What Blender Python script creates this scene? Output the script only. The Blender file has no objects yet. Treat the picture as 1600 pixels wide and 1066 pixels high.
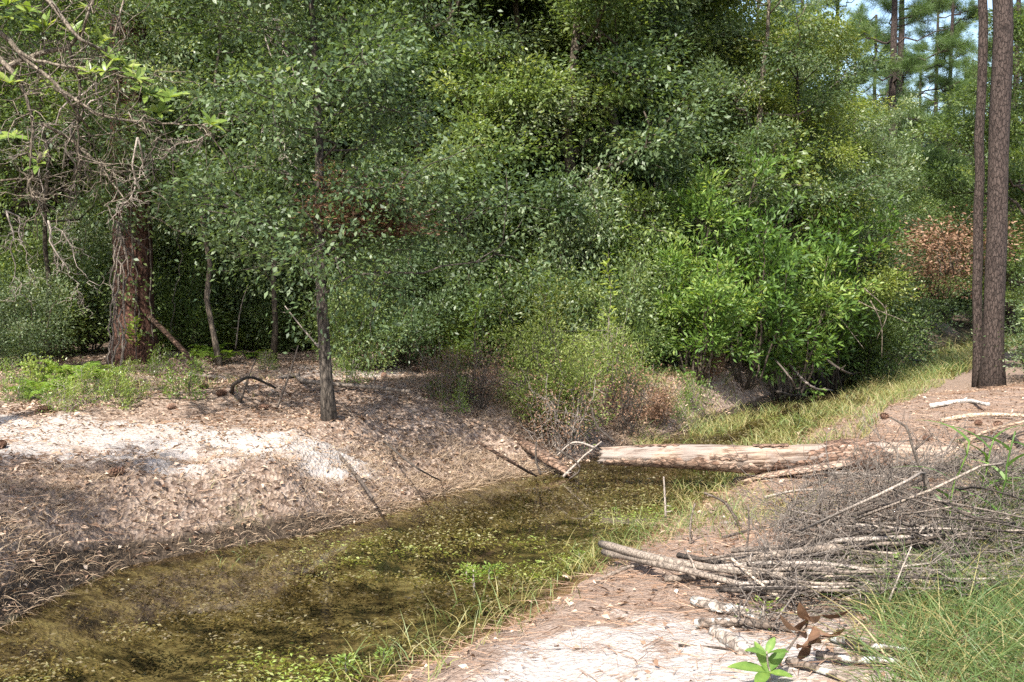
import bpy, math, random
import numpy as np
from mathutils import Vector

R = math.radians
sc = bpy.context.scene
col = sc.collection
rng = np.random.default_rng(7)
random.seed(7)

# ------------------------------------------------------------------ camera, sky, sun, exposure
CAM_H, F_PX, HORIZON = 2.05, 1716.0, 430.0
PITCH = math.atan((533 - HORIZON) / F_PX)
cam_d = bpy.data.cameras.new('camera')
cam_d.sensor_width = 36.0
cam_d.lens = 36.0 * F_PX / 1600.0
cam_d.clip_start = 0.05
cam_d.clip_end = 2000.0
cam = bpy.data.objects.new('camera', cam_d)
col.objects.link(cam)
cam.location = (0, 0, CAM_H)
cam.rotation_euler = (R(90) - PITCH, 0, 0)
sc.camera = cam

SUN_EL, SUN_AZ = 48.0, -24.0          # azimuth measured from straight behind the camera, negative to its left
_sx = math.sin(R(SUN_AZ)) * math.cos(R(SUN_EL))
_sy = -math.cos(R(SUN_AZ)) * math.cos(R(SUN_EL))
SUN_DIR = Vector((_sx, _sy, math.sin(R(SUN_EL))))
w = bpy.data.worlds.new('World')
sc.world = w
w.use_nodes = True
nt = w.node_tree
sky = nt.nodes.new('ShaderNodeTexSky')
sky.sky_type = 'NISHITA'
sky.sun_disc = False
sky.sun_elevation = R(SUN_EL)
sky.sun_rotation = math.atan2(_sx, _sy)
sky.dust_density = 2.5
bg = nt.nodes['Background']
bg.inputs['Strength'].default_value = 0.15
nt.links.new(sky.outputs[0], bg.inputs['Color'])
sun_d = bpy.data.lights.new('sun', 'SUN')
sun_d.energy = 5.0
sun_d.angle = R(0.53)
sun_d.color = (1.0, 0.95, 0.87)
sun = bpy.data.objects.new('sun', sun_d)
sun.rotation_euler = SUN_DIR.to_track_quat('Z', 'Y').to_euler()
sun.location = (-6, -6, 20)
col.objects.link(sun)
vs = sc.view_settings
vs.view_transform = 'Standard'
vs.look = 'None'
vs.gamma = 1.0
vs.use_curve_mapping = False
vs.exposure = 1.32
sc.cycles.use_denoising = False
sc.cycles.max_bounces = 5
sc.cycles.diffuse_bounces = 2
sc.cycles.glossy_bounces = 2
sc.cycles.transmission_bounces = 3
sc.cycles.transparent_max_bounces = 8

# ------------------------------------------------------------------ pixels to directions
FWD = np.array([0, math.cos(PITCH), -math.sin(PITCH)])
UPV = np.array([0, math.sin(PITCH), math.cos(PITCH)])
EYE = np.array([0, 0, CAM_H])


def ray(x, y):
    return FWD + np.array([1.0, 0, 0]) * ((x - 800) / F_PX) + UPV * ((533 - y) / F_PX)


def at_z(x, y, z):
    d = ray(x, y)
    return EYE + d * ((z - CAM_H) / d[2])


def at_y(x, y, Y):
    d = ray(x, y)
    return EYE + d * (Y / d[1])


# ------------------------------------------------------------------ noise
def _hash(ix, iy, s):
    n = (ix.astype(np.int64) * 374761393 + iy.astype(np.int64) * 668265263 + s * 1442695041) & 0xffffffff
    n = ((n ^ (n >> 13)) * 1274126177) & 0xffffffff
    return ((n ^ (n >> 16)) & 0xffff) / 65535.0


def vnoise(x, y, s=0):
    x = np.asarray(x, float); y = np.asarray(y, float)
    ix = np.floor(x); iy = np.floor(y)
    fx = x - ix; fy = y - iy
    fx = fx * fx * (3 - 2 * fx); fy = fy * fy * (3 - 2 * fy)
    a = _hash(ix, iy, s); b = _hash(ix + 1, iy, s); c = _hash(ix, iy + 1, s); d = _hash(ix + 1, iy + 1, s)
    return (a * (1 - fx) + b * fx) * (1 - fy) + (c * (1 - fx) + d * fx) * fy


def fbm(x, y, s=0, o=4):
    v = 0; a = 0.5; t = 0
    for k in range(o):
        v = v + a * vnoise(x, y, s + k * 17); t += a
        x = x * 2.03 + 5.1; y = y * 2.03 + 1.7; a *= 0.5
    return v / t


def sstep(a, b, x):
    t = np.clip((x - a) / (b - a), 0, 1)
    return t * t * (3 - 2 * t)


# ------------------------------------------------------------------ the lie of the land
LEFT_PX = [(-420, 1230), (-150, 1050), (0, 982), (100, 925), (200, 885), (330, 860), (480, 836), (600, 806), (700, 772),
           (800, 747), (870, 737), (950, 712), (1010, 690), (1075, 676), (1120, 655), (1165, 642), (1220, 622), (1290, 604), (1345, 586),
           (1400, 566), (1440, 548), (1475, 533), (1530, 521), (1640, 514)]
RIGHT_PX = [(300, 1300), (470, 1130), (580, 1050), (700, 1000), (800, 950), (880, 902), (950, 862), (1020, 822), (1085, 780), (1150, 742), (1200, 712),
            (1235, 690), (1262, 668), (1300, 648), (1350, 626), (1400, 604), (1460, 580), (1510, 556), (1560, 540), (1660, 527)]
LEFT = np.array([at_z(x, y, 0)[:2] for x, y in LEFT_PX])
RIGHT = np.array([at_z(x, y, 0)[:2] for x, y in RIGHT_PX])
POLY = np.vstack([LEFT, RIGHT[::-1]])


def dist_line(X, Y, L):
    best = np.full(X.shape, 1e9)
    for (ax, ay), (bx, by) in zip(L[:-1], L[1:]):
        dx, dy = bx - ax, by - ay
        t = np.clip(((X - ax) * dx + (Y - ay) * dy) / (dx * dx + dy * dy + 1e-9), 0, 1)
        best = np.minimum(best, np.hypot(X - ax - t * dx, Y - ay - t * dy))
    return best


def in_poly(X, Y, P):
    c = np.zeros(X.shape, bool)
    n = len(P)
    for i in range(n):
        ax, ay = P[i]; bx, by = P[(i + 1) % n]
        with np.errstate(divide='ignore', invalid='ignore'):
            k = ((ay > Y) != (by > Y)) & (X < (bx - ax) * (Y - ay) / (by - ay + 1e-12) + ax)
        c ^= k
    return c


MOUNDS = [(at_z(440, 612, .7), 1.5, .9, .18), (at_z(600, 545, .8), 1.0, .9, .42), (at_z(60, 640, .6), 3.0, 1.5, .06),
          (at_z(330, 560, .7), 1.4, 1.2, .15), (at_z(1480, 790, .55), 1.25, .62, .34), (at_z(1560, 610, .6), 1.6, 1.6, .22),
          (at_z(1120, 560, .5), 2.2, 2.0, .15), (at_z(1440, 728, .3), .9, .45, -.15), (at_z(650, 612, .7), .8, .8, .2)]


def land(X, Y):
    """height, signed distance into land, left-side flag"""
    X = np.asarray(X, float); Y = np.asarray(Y, float)
    dl = dist_line(X, Y, LEFT); dr = dist_line(X, Y, RIGHT)
    ins = in_poly(X, Y, POLY)
    wob = (fbm(X * 2.3, Y * 2.3, 3) - .5) * .35
    wl = np.where(Y < 8.5, .42, .42 + 1.23 * sstep(8.5, 10.5, Y) - 1.0 * sstep(12.5, 15, Y))
    hl = .60 * sstep(0, 1, np.clip((dl + wob * .6 * np.clip(dl, 0, 1)) / wl, 0, 1)) ** .75 + .10 * sstep(1, 8, dl)
    hr = .16 * sstep(0, .7, dr + wob * .3) + .30 * sstep(.3, 3.2, dr)
    d_in = np.minimum(dl, dr)
    left = dl < dr
    h = np.where(left, hl, hr)
    for c, sx, sy, a in MOUNDS:
        h = h + a * np.exp(-((X - c[0]) / sx) ** 2 - ((Y - c[1]) / sy) ** 2) * sstep(0, 1.2, d_in)
    h = h + (fbm(X * 1.1, Y * 1.1, 11) - .5) * .16 * sstep(.1, 1.0, d_in) + (fbm(X * 5, Y * 5, 21) - .5) * .06 * sstep(0, .3, d_in)
    h = h + left * ((fbm(X * 2.4, Y * 2.4, 63) - .5) * .26 + (fbm(X * 6.5, Y * 6.5, 65) - .5) * .16) * sstep(.02, .3, d_in) * (1 - sstep(1.0, 2.2, d_in)) * (Y < 13)
    bed = -.26 * sstep(0, .9, d_in) - .02 + (fbm(X * 3, Y * 3, 31) - .5) * .10
    bed = np.minimum(bed, -.02 - .0 * X)
    h = np.where(ins, bed, h - .02)
    return h, np.where(ins, -d_in, d_in), left


def ground_z(x, y):
    return float(land(np.array([x]), np.array([y]))[0][0])


def on_ground(x, y):
    """where the sight line through a pixel meets the land"""
    d = ray(x, y)
    t = np.concatenate([np.arange(2.0, 25, .04), np.arange(25, 90, .25)])
    p = EYE[None] + d[None] * t[:, None]
    h = np.maximum(land(p[:, 0], p[:, 1])[0], 0)
    k = np.argmax(p[:, 2] <= h)
    if not (p[:, 2] <= h).any():
        k = len(t) - 1
    q = p[k]
    return np.array([q[0], q[1], max(h[k], 0)])


# ------------------------------------------------------------------ mesh helpers
def mk_mesh(name, V, F, mat=None, tone=None, smooth=False, extra=None):
    V = np.ascontiguousarray(V, np.float32); F = np.ascontiguousarray(F, np.int32)
    k = F.shape[1]
    me = bpy.data.meshes.new(name)
    me.vertices.add(len(V)); me.vertices.foreach_set('co', V.ravel())
    me.loops.add(F.size); me.loops.foreach_set('vertex_index', F.ravel())
    me.polygons.add(len(F))
    me.polygons.foreach_set('loop_start', np.arange(0, F.size, k, dtype=np.int32))
    if smooth:
        me.polygons.foreach_set('use_smooth', np.ones(len(F), bool))
    ats = dict(extra or {})
    if tone is not None:
        ats['tone'] = tone
    for an, av in ats.items():
        a = me.attributes.new(an, 'FLOAT', 'POINT')
        a.data.foreach_set('value', np.ascontiguousarray(av, np.float32))
    me.update(calc_edges=True)
    if mat:
        me.materials.append(mat)
    return me


def link(name, me, parent=None, loc=None, rz=0, scale=None):
    o = bpy.data.objects.new(name, me)
    col.objects.link(o)
    if loc is not None:
        o.location = loc
    o.rotation_euler[2] = rz
    if scale is not None:
        o.scale = scale if hasattr(scale, '__len__') else (scale,) * 3
    if parent:
        o.parent = parent
    return o


def tag(o, label=None, cat=None, group=None, kind=None):
    if label: o['label'] = label
    if cat: o['category'] = cat
    if group: o['group'] = group
    if kind: o['kind'] = kind
    return o


def copy_tree(o, parent=None):
    c = o.copy(); col.objects.link(c)
    if parent: c.parent = parent
    for ch in list(o.children):
        copy_tree(ch, c)
    return c


class Geo:
    """collects quads"""
    def __init__(s):
        s.V = []; s.F = []; s.T = []; s.n = 0

    def add(s, V, F, T):
        s.V.append(V); s.F.append(F + s.n); s.T.append(np.broadcast_to(T, (len(V),)).astype(np.float32)); s.n += len(V)

    def mesh(s, name, mat, smooth=False):
        return mk_mesh(name, np.vstack(s.V), np.vstack(s.F), mat, np.concatenate(s.T), smooth)


def tube(g, pts, rad, k=6, tone=.5, rough=0.0, close=True):
    P = np.asarray(pts, float); n = len(P)
    r = np.broadcast_to(np.asarray(rad, float), (n,)).copy()
    if close:
        e0 = P[0] - (P[1] - P[0]) * 1e-3; e1 = P[-1] + (P[-1] - P[-2]) * 1e-3
        P = np.vstack([e0, P, e1]); r = np.concatenate([[r[0] * .05], r, [r[-1] * .05]]); n += 2
    T = np.gradient(P, axis=0)
    if close:
        T[0] = T[1]; T[-1] = T[-2]
    T /= np.linalg.norm(T, axis=1)[:, None] + 1e-9
    ref = np.array([0, 0, 1.0]) if abs(T[:, 2].mean()) < .75 else np.array([1.0, .1, 0])
    U = np.cross(T, ref); U /= np.linalg.norm(U, axis=1)[:, None] + 1e-9
    W = np.cross(U, T)
    a = np.arange(k) * 2 * math.pi / k
    rr = r[:, None] * (1 + rough * (rng.random((n, k)) - .5) * 2)
    V = P[:, None] + rr[..., None] * (np.cos(a)[None, :, None] * U[:, None] + np.sin(a)[None, :, None] * W[:, None])
    i = np.arange(n - 1)[:, None] * k; j = np.arange(k)[None]
    j2 = (j + 1) % k
    F = np.stack([i + j, i + j2, i + k + j2, i + k + j], -1).reshape(-1, 4)
    g.add(V.reshape(-1, 3), F, tone)


def wander(p0, p1, n=8, amp=.05, sag=0.0, r=rng):
    """an uneven line between two points"""
    p0 = np.asarray(p0, float); p1 = np.asarray(p1, float)
    t = np.linspace(0, 1, n)[:, None]
    P = p0 + (p1 - p0) * t
    L = np.linalg.norm(p1 - p0)
    env = np.sin(np.pi * t)
    k = r.normal(size=(n, 3)) * amp * L * .35
    k = np.cumsum(k, 0); k -= k[-1] * t
    P = P + k * np.minimum(1, env * 2)
    P[:, 2] -= (sag * env[:, 0]) * L
    return P


def spline(pts, n):
    P = np.asarray(pts, float)
    if len(P) == 2:
        return P[0] + (P[1] - P[0]) * np.linspace(0, 1, n)[:, None]
    d = np.concatenate([[0], np.cumsum(np.linalg.norm(np.diff(P, axis=0), axis=1))])
    M = np.gradient(P, d, axis=0)
    out = []
    for s in np.linspace(0, d[-1], n):
        i = min(max(np.searchsorted(d, s) - 1, 0), len(P) - 2)
        h = d[i + 1] - d[i]; t = (s - d[i]) / h
        out.append((2 * t**3 - 3 * t**2 + 1) * P[i] + (t**3 - 2 * t**2 + t) * h * M[i] + (-2 * t**3 + 3 * t**2) * P[i + 1] + (t**3 - t**2) * h * M[i + 1])
    return np.array(out)


def unit(v):
    return v / (np.linalg.norm(v, axis=-1, keepdims=True) + 1e-9)


def leaves(g, C, D, N, L, W, T, fold=.18):
    """diamond leaves: base C, direction D, normal N, length L, width W, tone T"""
    D = unit(D); S = unit(np.cross(D, N)); N2 = np.cross(S, D)
    n = len(C); L = np.broadcast_to(L, (n,))[:, None]; W = np.broadcast_to(W, (n,))[:, None]
    V = np.empty((n, 4, 3))
    V[:, 0] = C
    V[:, 1] = C + D * L * .48 + S * W * .5 + N2 * W * fold
    V[:, 2] = C + D * L - N2 * L * .06
    V[:, 3] = C + D * L * .48 - S * W * .5 + N2 * W * fold
    F = np.arange(n * 4).reshape(n, 4)
    g.add(V.reshape(-1, 3), F, np.repeat(np.broadcast_to(T, (n,)), 4))


def blades(g, B, D, L, W, T, bend=.6, seg=3, r=rng):
    """grass blades: bases B, start directions D, drooping with length"""
    n = len(B); D = unit(D)
    L = np.broadcast_to(L, (n,)); W = np.broadcast_to(W, (n,))
    S = unit(np.cross(D, unit(r.normal(size=(n, 3)))))
    H = D.copy(); H[:, 2] = 0
    H = unit(H + r.normal(size=(n, 3)) * np.array([.15, .15, 0]))
    bd = np.broadcast_to(bend, (n,))[:, None]
    V = np.empty((n, (seg + 1) * 2, 3))
    for k in range(seg + 1):
        t = k / seg
        P = B + D * (L[:, None] * t) + (H * .55 - np.array([0, 0, .75])) * (L[:, None] * bd * t * t * .75)
        ww = (W * (1 - t * .92) * .5)[:, None]
        V[:, 2 * k] = P - S * ww; V[:, 2 * k + 1] = P + S * ww
    m = (seg + 1) * 2
    q = np.array([[2 * k, 2 * k + 1, 2 * k + 3, 2 * k + 2] for k in range(seg)])
    F = (np.arange(n)[:, None, None] * m + q[None]).reshape(-1, 4)
    g.add(V.reshape(-1, 3), F, np.repeat(np.broadcast_to(T, (n,)), m))


# ------------------------------------------------------------------ materials
def new_mat(name):
    m = bpy.data.materials.new(name); m.use_nodes = True
    t = m.node_tree
    return m, t, t.nodes['Principled BSDF'], t.nodes['Material Output']


def ramp(t, stops, src=None):
    n = t.nodes.new('ShaderNodeValToRGB')
    e = n.color_ramp.elements
    while len(e) < len(stops):
        e.new(.5)
    for k, (p, c) in zip(e, stops):
        k.position = p; k.color = (*c, 1)
    if src is not None:
        t.links.new(src, n.inputs[0])
    return n


def math_node(t, op, a, b):
    n = t.nodes.new('ShaderNodeMath'); n.operation = op
    for i, v in enumerate((a, b)):
        if isinstance(v, (int, float)): n.inputs[i].default_value = v
        else: t.links.new(v, n.inputs[i])
    return n.outputs[0]


def leaf_mat(name, stops, trans=.3, rough=.38, spec=.5, jitter=.42, glow=(1.5, 1.45, .6)):
    m, t, p, out = new_mat(name)
    at = t.nodes.new('ShaderNodeAttribute'); at.attribute_name = 'tone'
    oi = t.nodes.new('ShaderNodeObjectInfo')
    v = math_node(t, 'ADD', at.outputs['Fac'], math_node(t, 'MULTIPLY', math_node(t, 'SUBTRACT', oi.outputs['Random'], .5), jitter))
    r = ramp(t, stops, v)
    t.links.new(r.outputs[0], p.inputs['Base Color'])
    p.inputs['Roughness'].default_value = rough
    p.inputs['Specular IOR Level'].default_value = spec
    if trans > 0:
        tr = t.nodes.new('ShaderNodeBsdfTranslucent')
        mx = t.nodes.new('ShaderNodeMixRGB'); mx.blend_type = 'MULTIPLY'; mx.inputs[0].default_value = 1
        t.links.new(r.outputs[0], mx.inputs[1]); mx.inputs[2].default_value = (*glow, 1)
        t.links.new(mx.outputs[0], tr.inputs['Color'])
        ms = t.nodes.new('ShaderNodeMixShader'); ms.inputs[0].default_value = trans
        t.links.new(p.outputs[0], ms.inputs[1]); t.links.new(tr.outputs[0], ms.inputs[2])
        t.links.new(ms.outputs[0], out.inputs['Surface'])
    return m


def bark_mat(name, dark, mid, light, scale=(14, 14, 3), rough=.9, bump=.6, spots=None, jitter=.3, dist=.02):
    m, t, p, out = new_mat(name)
    tc = t.nodes.new('ShaderNodeTexCoord')
    mp = t.nodes.new('ShaderNodeMapping'); mp.inputs['Scale'].default_value = scale
    t.links.new(tc.outputs['Object'], mp.inputs[0])
    no = t.nodes.new('ShaderNodeTexNoise'); no.inputs['Scale'].default_value = 1.0; no.inputs['Detail'].default_value = 6; no.inputs['Roughness'].default_value = .65
    t.links.new(mp.outputs[0], no.inputs['Vector'])
    vo = t.nodes.new('ShaderNodeTexVoronoi'); vo.feature = 'DISTANCE_TO_EDGE'; vo.inputs['Scale'].default_value = .9
    mv = t.nodes.new('ShaderNodeVectorMath'); mv.operation = 'ADD'
    t.links.new(mp.outputs[0], mv.inputs[0]); t.links.new(no.outputs['Color'], mv.inputs[1])
    t.links.new(mv.outputs[0], vo.inputs['Vector'])
    oi = t.nodes.new('ShaderNodeObjectInfo')
    v = math_node(t, 'ADD', no.outputs['Fac'], math_node(t, 'MULTIPLY', math_node(t, 'SUBTRACT', oi.outputs['Random'], .5), jitter))
    r = ramp(t, [(.3, dark), (.5, mid), (.72, light)], v)
    crack = ramp(t, [(.0, (.25, .25, .25)), (.12, (1, 1, 1))], vo.outputs['Distance'])
    mx = t.nodes.new('ShaderNodeMixRGB'); mx.blend_type = 'MULTIPLY'; mx.inputs[0].default_value = .8
    t.links.new(r.outputs[0], mx.inputs[1]); t.links.new(crack.outputs[0], mx.inputs[2])
    src = mx.outputs[0]
    if spots:
        n2 = t.nodes.new('ShaderNodeTexNoise'); n2.inputs['Scale'].default_value = spots[1]; n2.inputs['Detail'].default_value = 4
        t.links.new(tc.outputs['Object'], n2.inputs['Vector'])
        sm = ramp(t, [(spots[2], (0, 0, 0)), (spots[2] + .06, (1, 1, 1))], n2.outputs['Fac'])
        m2 = t.nodes.new('ShaderNodeMixRGB'); t.links.new(sm.outputs[0], m2.inputs[0]); t.links.new(src, m2.inputs[1]); m2.inputs[2].default_value = (*spots[0], 1)
        src = m2.outputs[0]
    t.links.new(src, p.inputs['Base Color'])
    p.inputs['Roughness'].default_value = rough
    p.inputs['Specular IOR Level'].default_value = .25
    b = t.nodes.new('ShaderNodeBump'); b.inputs['Strength'].default_value = bump; b.inputs['Distance'].default_value = dist
    t.links.new(math_node(t, 'ADD', no.outputs['Fac'], crack.outputs[0]), b.inputs['Height'])
    t.links.new(b.outputs[0], p.inputs['Normal'])
    return m


M = {}
M['oak_leaf'] = leaf_mat('oak_leaf', [(.0, (.045, .078, .020)), (.35, (.096, .145, .042)), (.7, (.158, .212, .066)), (1, (.27, .31, .13))], .42, .46, .45)
M['blue_leaf'] = leaf_mat('blue_oak_leaf', [(.0, (.042, .072, .030)), (.4, (.088, .135, .056)), (.75, (.145, .195, .092)), (1, (.29, .33, .21))], .40, .46, .45)
M['yellow_leaf'] = leaf_mat('yellow_green_leaf', [(.0, (.060, .095, .018)), (.4, (.125, .175, .036)), (.8, (.195, .240, .06)), (1, (.29, .31, .10))], .45, .4, .5)
M['bay_leaf'] = leaf_mat('bay_leaf', [(.0, (.042, .085, .018)), (.4, (.088, .165, .032)), (.75, (.150, .240, .050)), (1, (.27, .34, .09))], .42, .48, .42)
M['bush_leaf'] = leaf_mat('light_bush_leaf', [(.0, (.10, .10, .04)), (.25, (.12, .17, .04)), (.6, (.20, .26, .065)), (1, (.33, .36, .13))], .46, .5, .35)
M['dead_leaf'] = leaf_mat('dead_leaf', [(.0, (.085, .045, .027)), (.5, (.185, .105, .062)), (1, (.31, .20, .13))], .2, .6, .3, glow=(1.2, .9, .6))
M['pine_needle'] = leaf_mat('pine_needle', [(.0, (.035, .065, .018)), (.5, (.07, .12, .03)), (1, (.13, .18, .05))], .3, .45, .4)
M['bright_leaf'] = leaf_mat('bright_young_leaf', [(.0, (.085, .14, .03)), (.5, (.15, .22, .045)), (1, (.27, .32, .08))], .4, .35, .5, jitter=.8)
M['grass'] = leaf_mat('grass_blade', [(.0, (.28, .22, .11)), (.25, (.24, .22, .08)), (.4, (.14, .18, .055)), (.75, (.095, .145, .042)), (1, (.068, .112, .034))], .3, .5, .4)
M['straw'] = leaf_mat('dry_straw', [(.0, (.14, .095, .062)), (.5, (.31, .23, .155)), (1, (.48, .39, .28))], .15, .7, .2, glow=(1, .9, .7))
M['litter'] = leaf_mat('leaf_litter', [(.0, (.10, .052, .030)), (.4, (.25, .165, .11)), (.75, (.40, .30, .22)), (1, (.54, .45, .36))], .1, .65, .25, glow=(1, .8, .6))
M['red_needle'] = leaf_mat('fallen_pine_needle', [(.0, (.11, .062, .040)), (.5, (.24, .15, .098)), (1, (.42, .31, .22))], .05, .7, .25)
M['algae'] = leaf_mat('water_weed', [(.0, (.040, .031, .014)), (.3, (.125, .10, .055)), (.55, (.185, .165, .078)), (.8, (.195, .215, .070)), (1, (.21, .30, .06))], .2, .45, .4)
M['fern'] = leaf_mat('fern', [(.0, (.07, .14, .025)), (1, (.20, .30, .05))], .35, .45, .35)
M['pine_bark'] = bark_mat('pine_bark', (.010, .007, .006), (.027, .018, .015), (.062, .046, .039), (30, 30, 11), bump=.8, dist=.02)  # bark colour darkened to carry the shade of the crowns above
M['red_pine_bark'] = bark_mat('red_pine_bark', (.034, .016, .011), (.105, .050, .034), (.20, .115, .085), (26, 26, 10), bump=.8, dist=.02)
M['oak_bark'] = bark_mat('oak_bark', (.060, .048, .036), (.145, .118, .088), (.27, .235, .185), (26, 26, 6), bump=.6)
M['dark_bark'] = bark_mat('dark_bark', (.030, .024, .018), (.075, .058, .042), (.15, .12, .09), (24, 24, 6), bump=.5)
M['slim_bark'] = bark_mat('slim_oak_bark', (.048, .040, .033), (.12, .10, .080), (.225, .195, .16), (26, 26, 6), bump=.6)
M['twig'] = bark_mat('grey_twig', (.070, .057, .046), (.165, .137, .112), (.30, .255, .215), (60, 60, 20), bump=.3, jitter=.9)
M['stick'] = bark_mat('stick_bark', (.055, .043, .034), (.135, .106, .084), (.25, .205, .165), (30, 30, 30), bump=.6, jitter=.6, dist=.006)
M['brush_twig'] = bark_mat('brush_twig', (.045, .037, .031), (.11, .09, .075), (.21, .18, .15), (60, 60, 20), bump=.3)
M['dark_stick'] = bark_mat('dark_stick', (.035, .028, .023), (.085, .067, .054), (.16, .13, .105), (30, 30, 30), bump=.6, jitter=.5, dist=.006)
M['lichen_stick'] = bark_mat('lichen_stick', (.08, .06, .046), (.19, .15, .12), (.32, .27, .225), (22, 22, 22), bump=.8, spots=((.42, .43, .40), 14, .56), dist=.008)
M['bare_wood'] = bark_mat('bare_wood', (.22, .15, .10), (.38, .29, .21), (.50, .42, .33), (9, 30, 30), bump=.6, dist=.01)
M['bleached'] = bark_mat('bleached_wood', (.26, .235, .21), (.42, .39, .355), (.55, .52, .49), (10, 30, 30), bump=.6, dist=.01)
M['rotten'] = bark_mat('rotten_wood', (.045, .026, .017), (.16, .10, .068), (.33, .25, .19), (8, 24, 24), bump=.9, dist=.02)
M['log_bark'] = bark_mat('log_bark', (.085, .046, .030), (.20, .125, .086), (.31, .23, .175), (10, 26, 26), bump=1., dist=.012)
M['cone'] = bark_mat('pine_cone', (.05, .025, .015), (.13, .07, .045), (.22, .14, .10), (40, 40, 40), bump=.3)


def log_material():
    m, t, p, out = new_mat('weathered_log')
    tc = t.nodes.new('ShaderNodeTexCoord')
    mp = t.nodes.new('ShaderNodeMapping'); mp.inputs['Scale'].default_value = (3.2, 15, 15)
    t.links.new(tc.outputs['Object'], mp.inputs[0])
    no = t.nodes.new('ShaderNodeTexNoise'); no.inputs['Scale'].default_value = 1.6; no.inputs['Detail'].default_value = 8; no.inputs['Roughness'].default_value = .65
    t.links.new(mp.outputs[0], no.inputs['Vector'])
    r = ramp(t, [(.32, (.06, .036, .024)), (.40, (.17, .115, .080)), (.47, (.27, .205, .155)), (.75, (.38, .315, .255))], no.outputs['Fac'])
    n2 = t.nodes.new('ShaderNodeTexNoise'); n2.inputs['Scale'].default_value = 3.2; n2.inputs['Detail'].default_value = 5
    t.links.new(tc.outputs['Object'], n2.inputs['Vector'])
    f = ramp(t, [(.46, (0, 0, 0)), (.60, (1, 1, 1))], n2.outputs['Fac'])
    mx = t.nodes.new('ShaderNodeMixRGB'); t.links.new(f.outputs[0], mx.inputs[0]); t.links.new(r.outputs[0], mx.inputs[1]); mx.inputs[2].default_value = (.22, .185, .16, 1)
    m3 = t.nodes.new('ShaderNodeMapping'); m3.inputs['Scale'].default_value = (2.0, 34, 34); t.links.new(tc.outputs['Object'], m3.inputs[0])
    n3 = t.nodes.new('ShaderNodeTexNoise'); n3.inputs['Scale'].default_value = 1.0; n3.inputs['Detail'].default_value = 5; n3.inputs['Roughness'].default_value = .6; t.links.new(m3.outputs[0], n3.inputs['Vector'])
    ck = ramp(t, [(.36, (.30, .24, .20)), (.46, (.85, .82, .80)), (.62, (1, 1, 1))], n3.outputs['Fac'])
    mc = t.nodes.new('ShaderNodeMixRGB'); mc.blend_type = 'MULTIPLY'; mc.inputs[0].default_value = 1; t.links.new(mx.outputs[0], mc.inputs[1]); t.links.new(ck.outputs[0], mc.inputs[2])
    t.links.new(mc.outputs[0], p.inputs['Base Color'])
    p.inputs['Roughness'].default_value = .8; p.inputs['Specular IOR Level'].default_value = .2
    b = t.nodes.new('ShaderNodeBump'); b.inputs['Strength'].default_value = 1.0; b.inputs['Distance'].default_value = .02
    t.links.new(no.outputs['Fac'], b.inputs['Height']); t.links.new(b.outputs[0], p.inputs['Normal'])
    return m


M['log'] = log_material()


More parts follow.
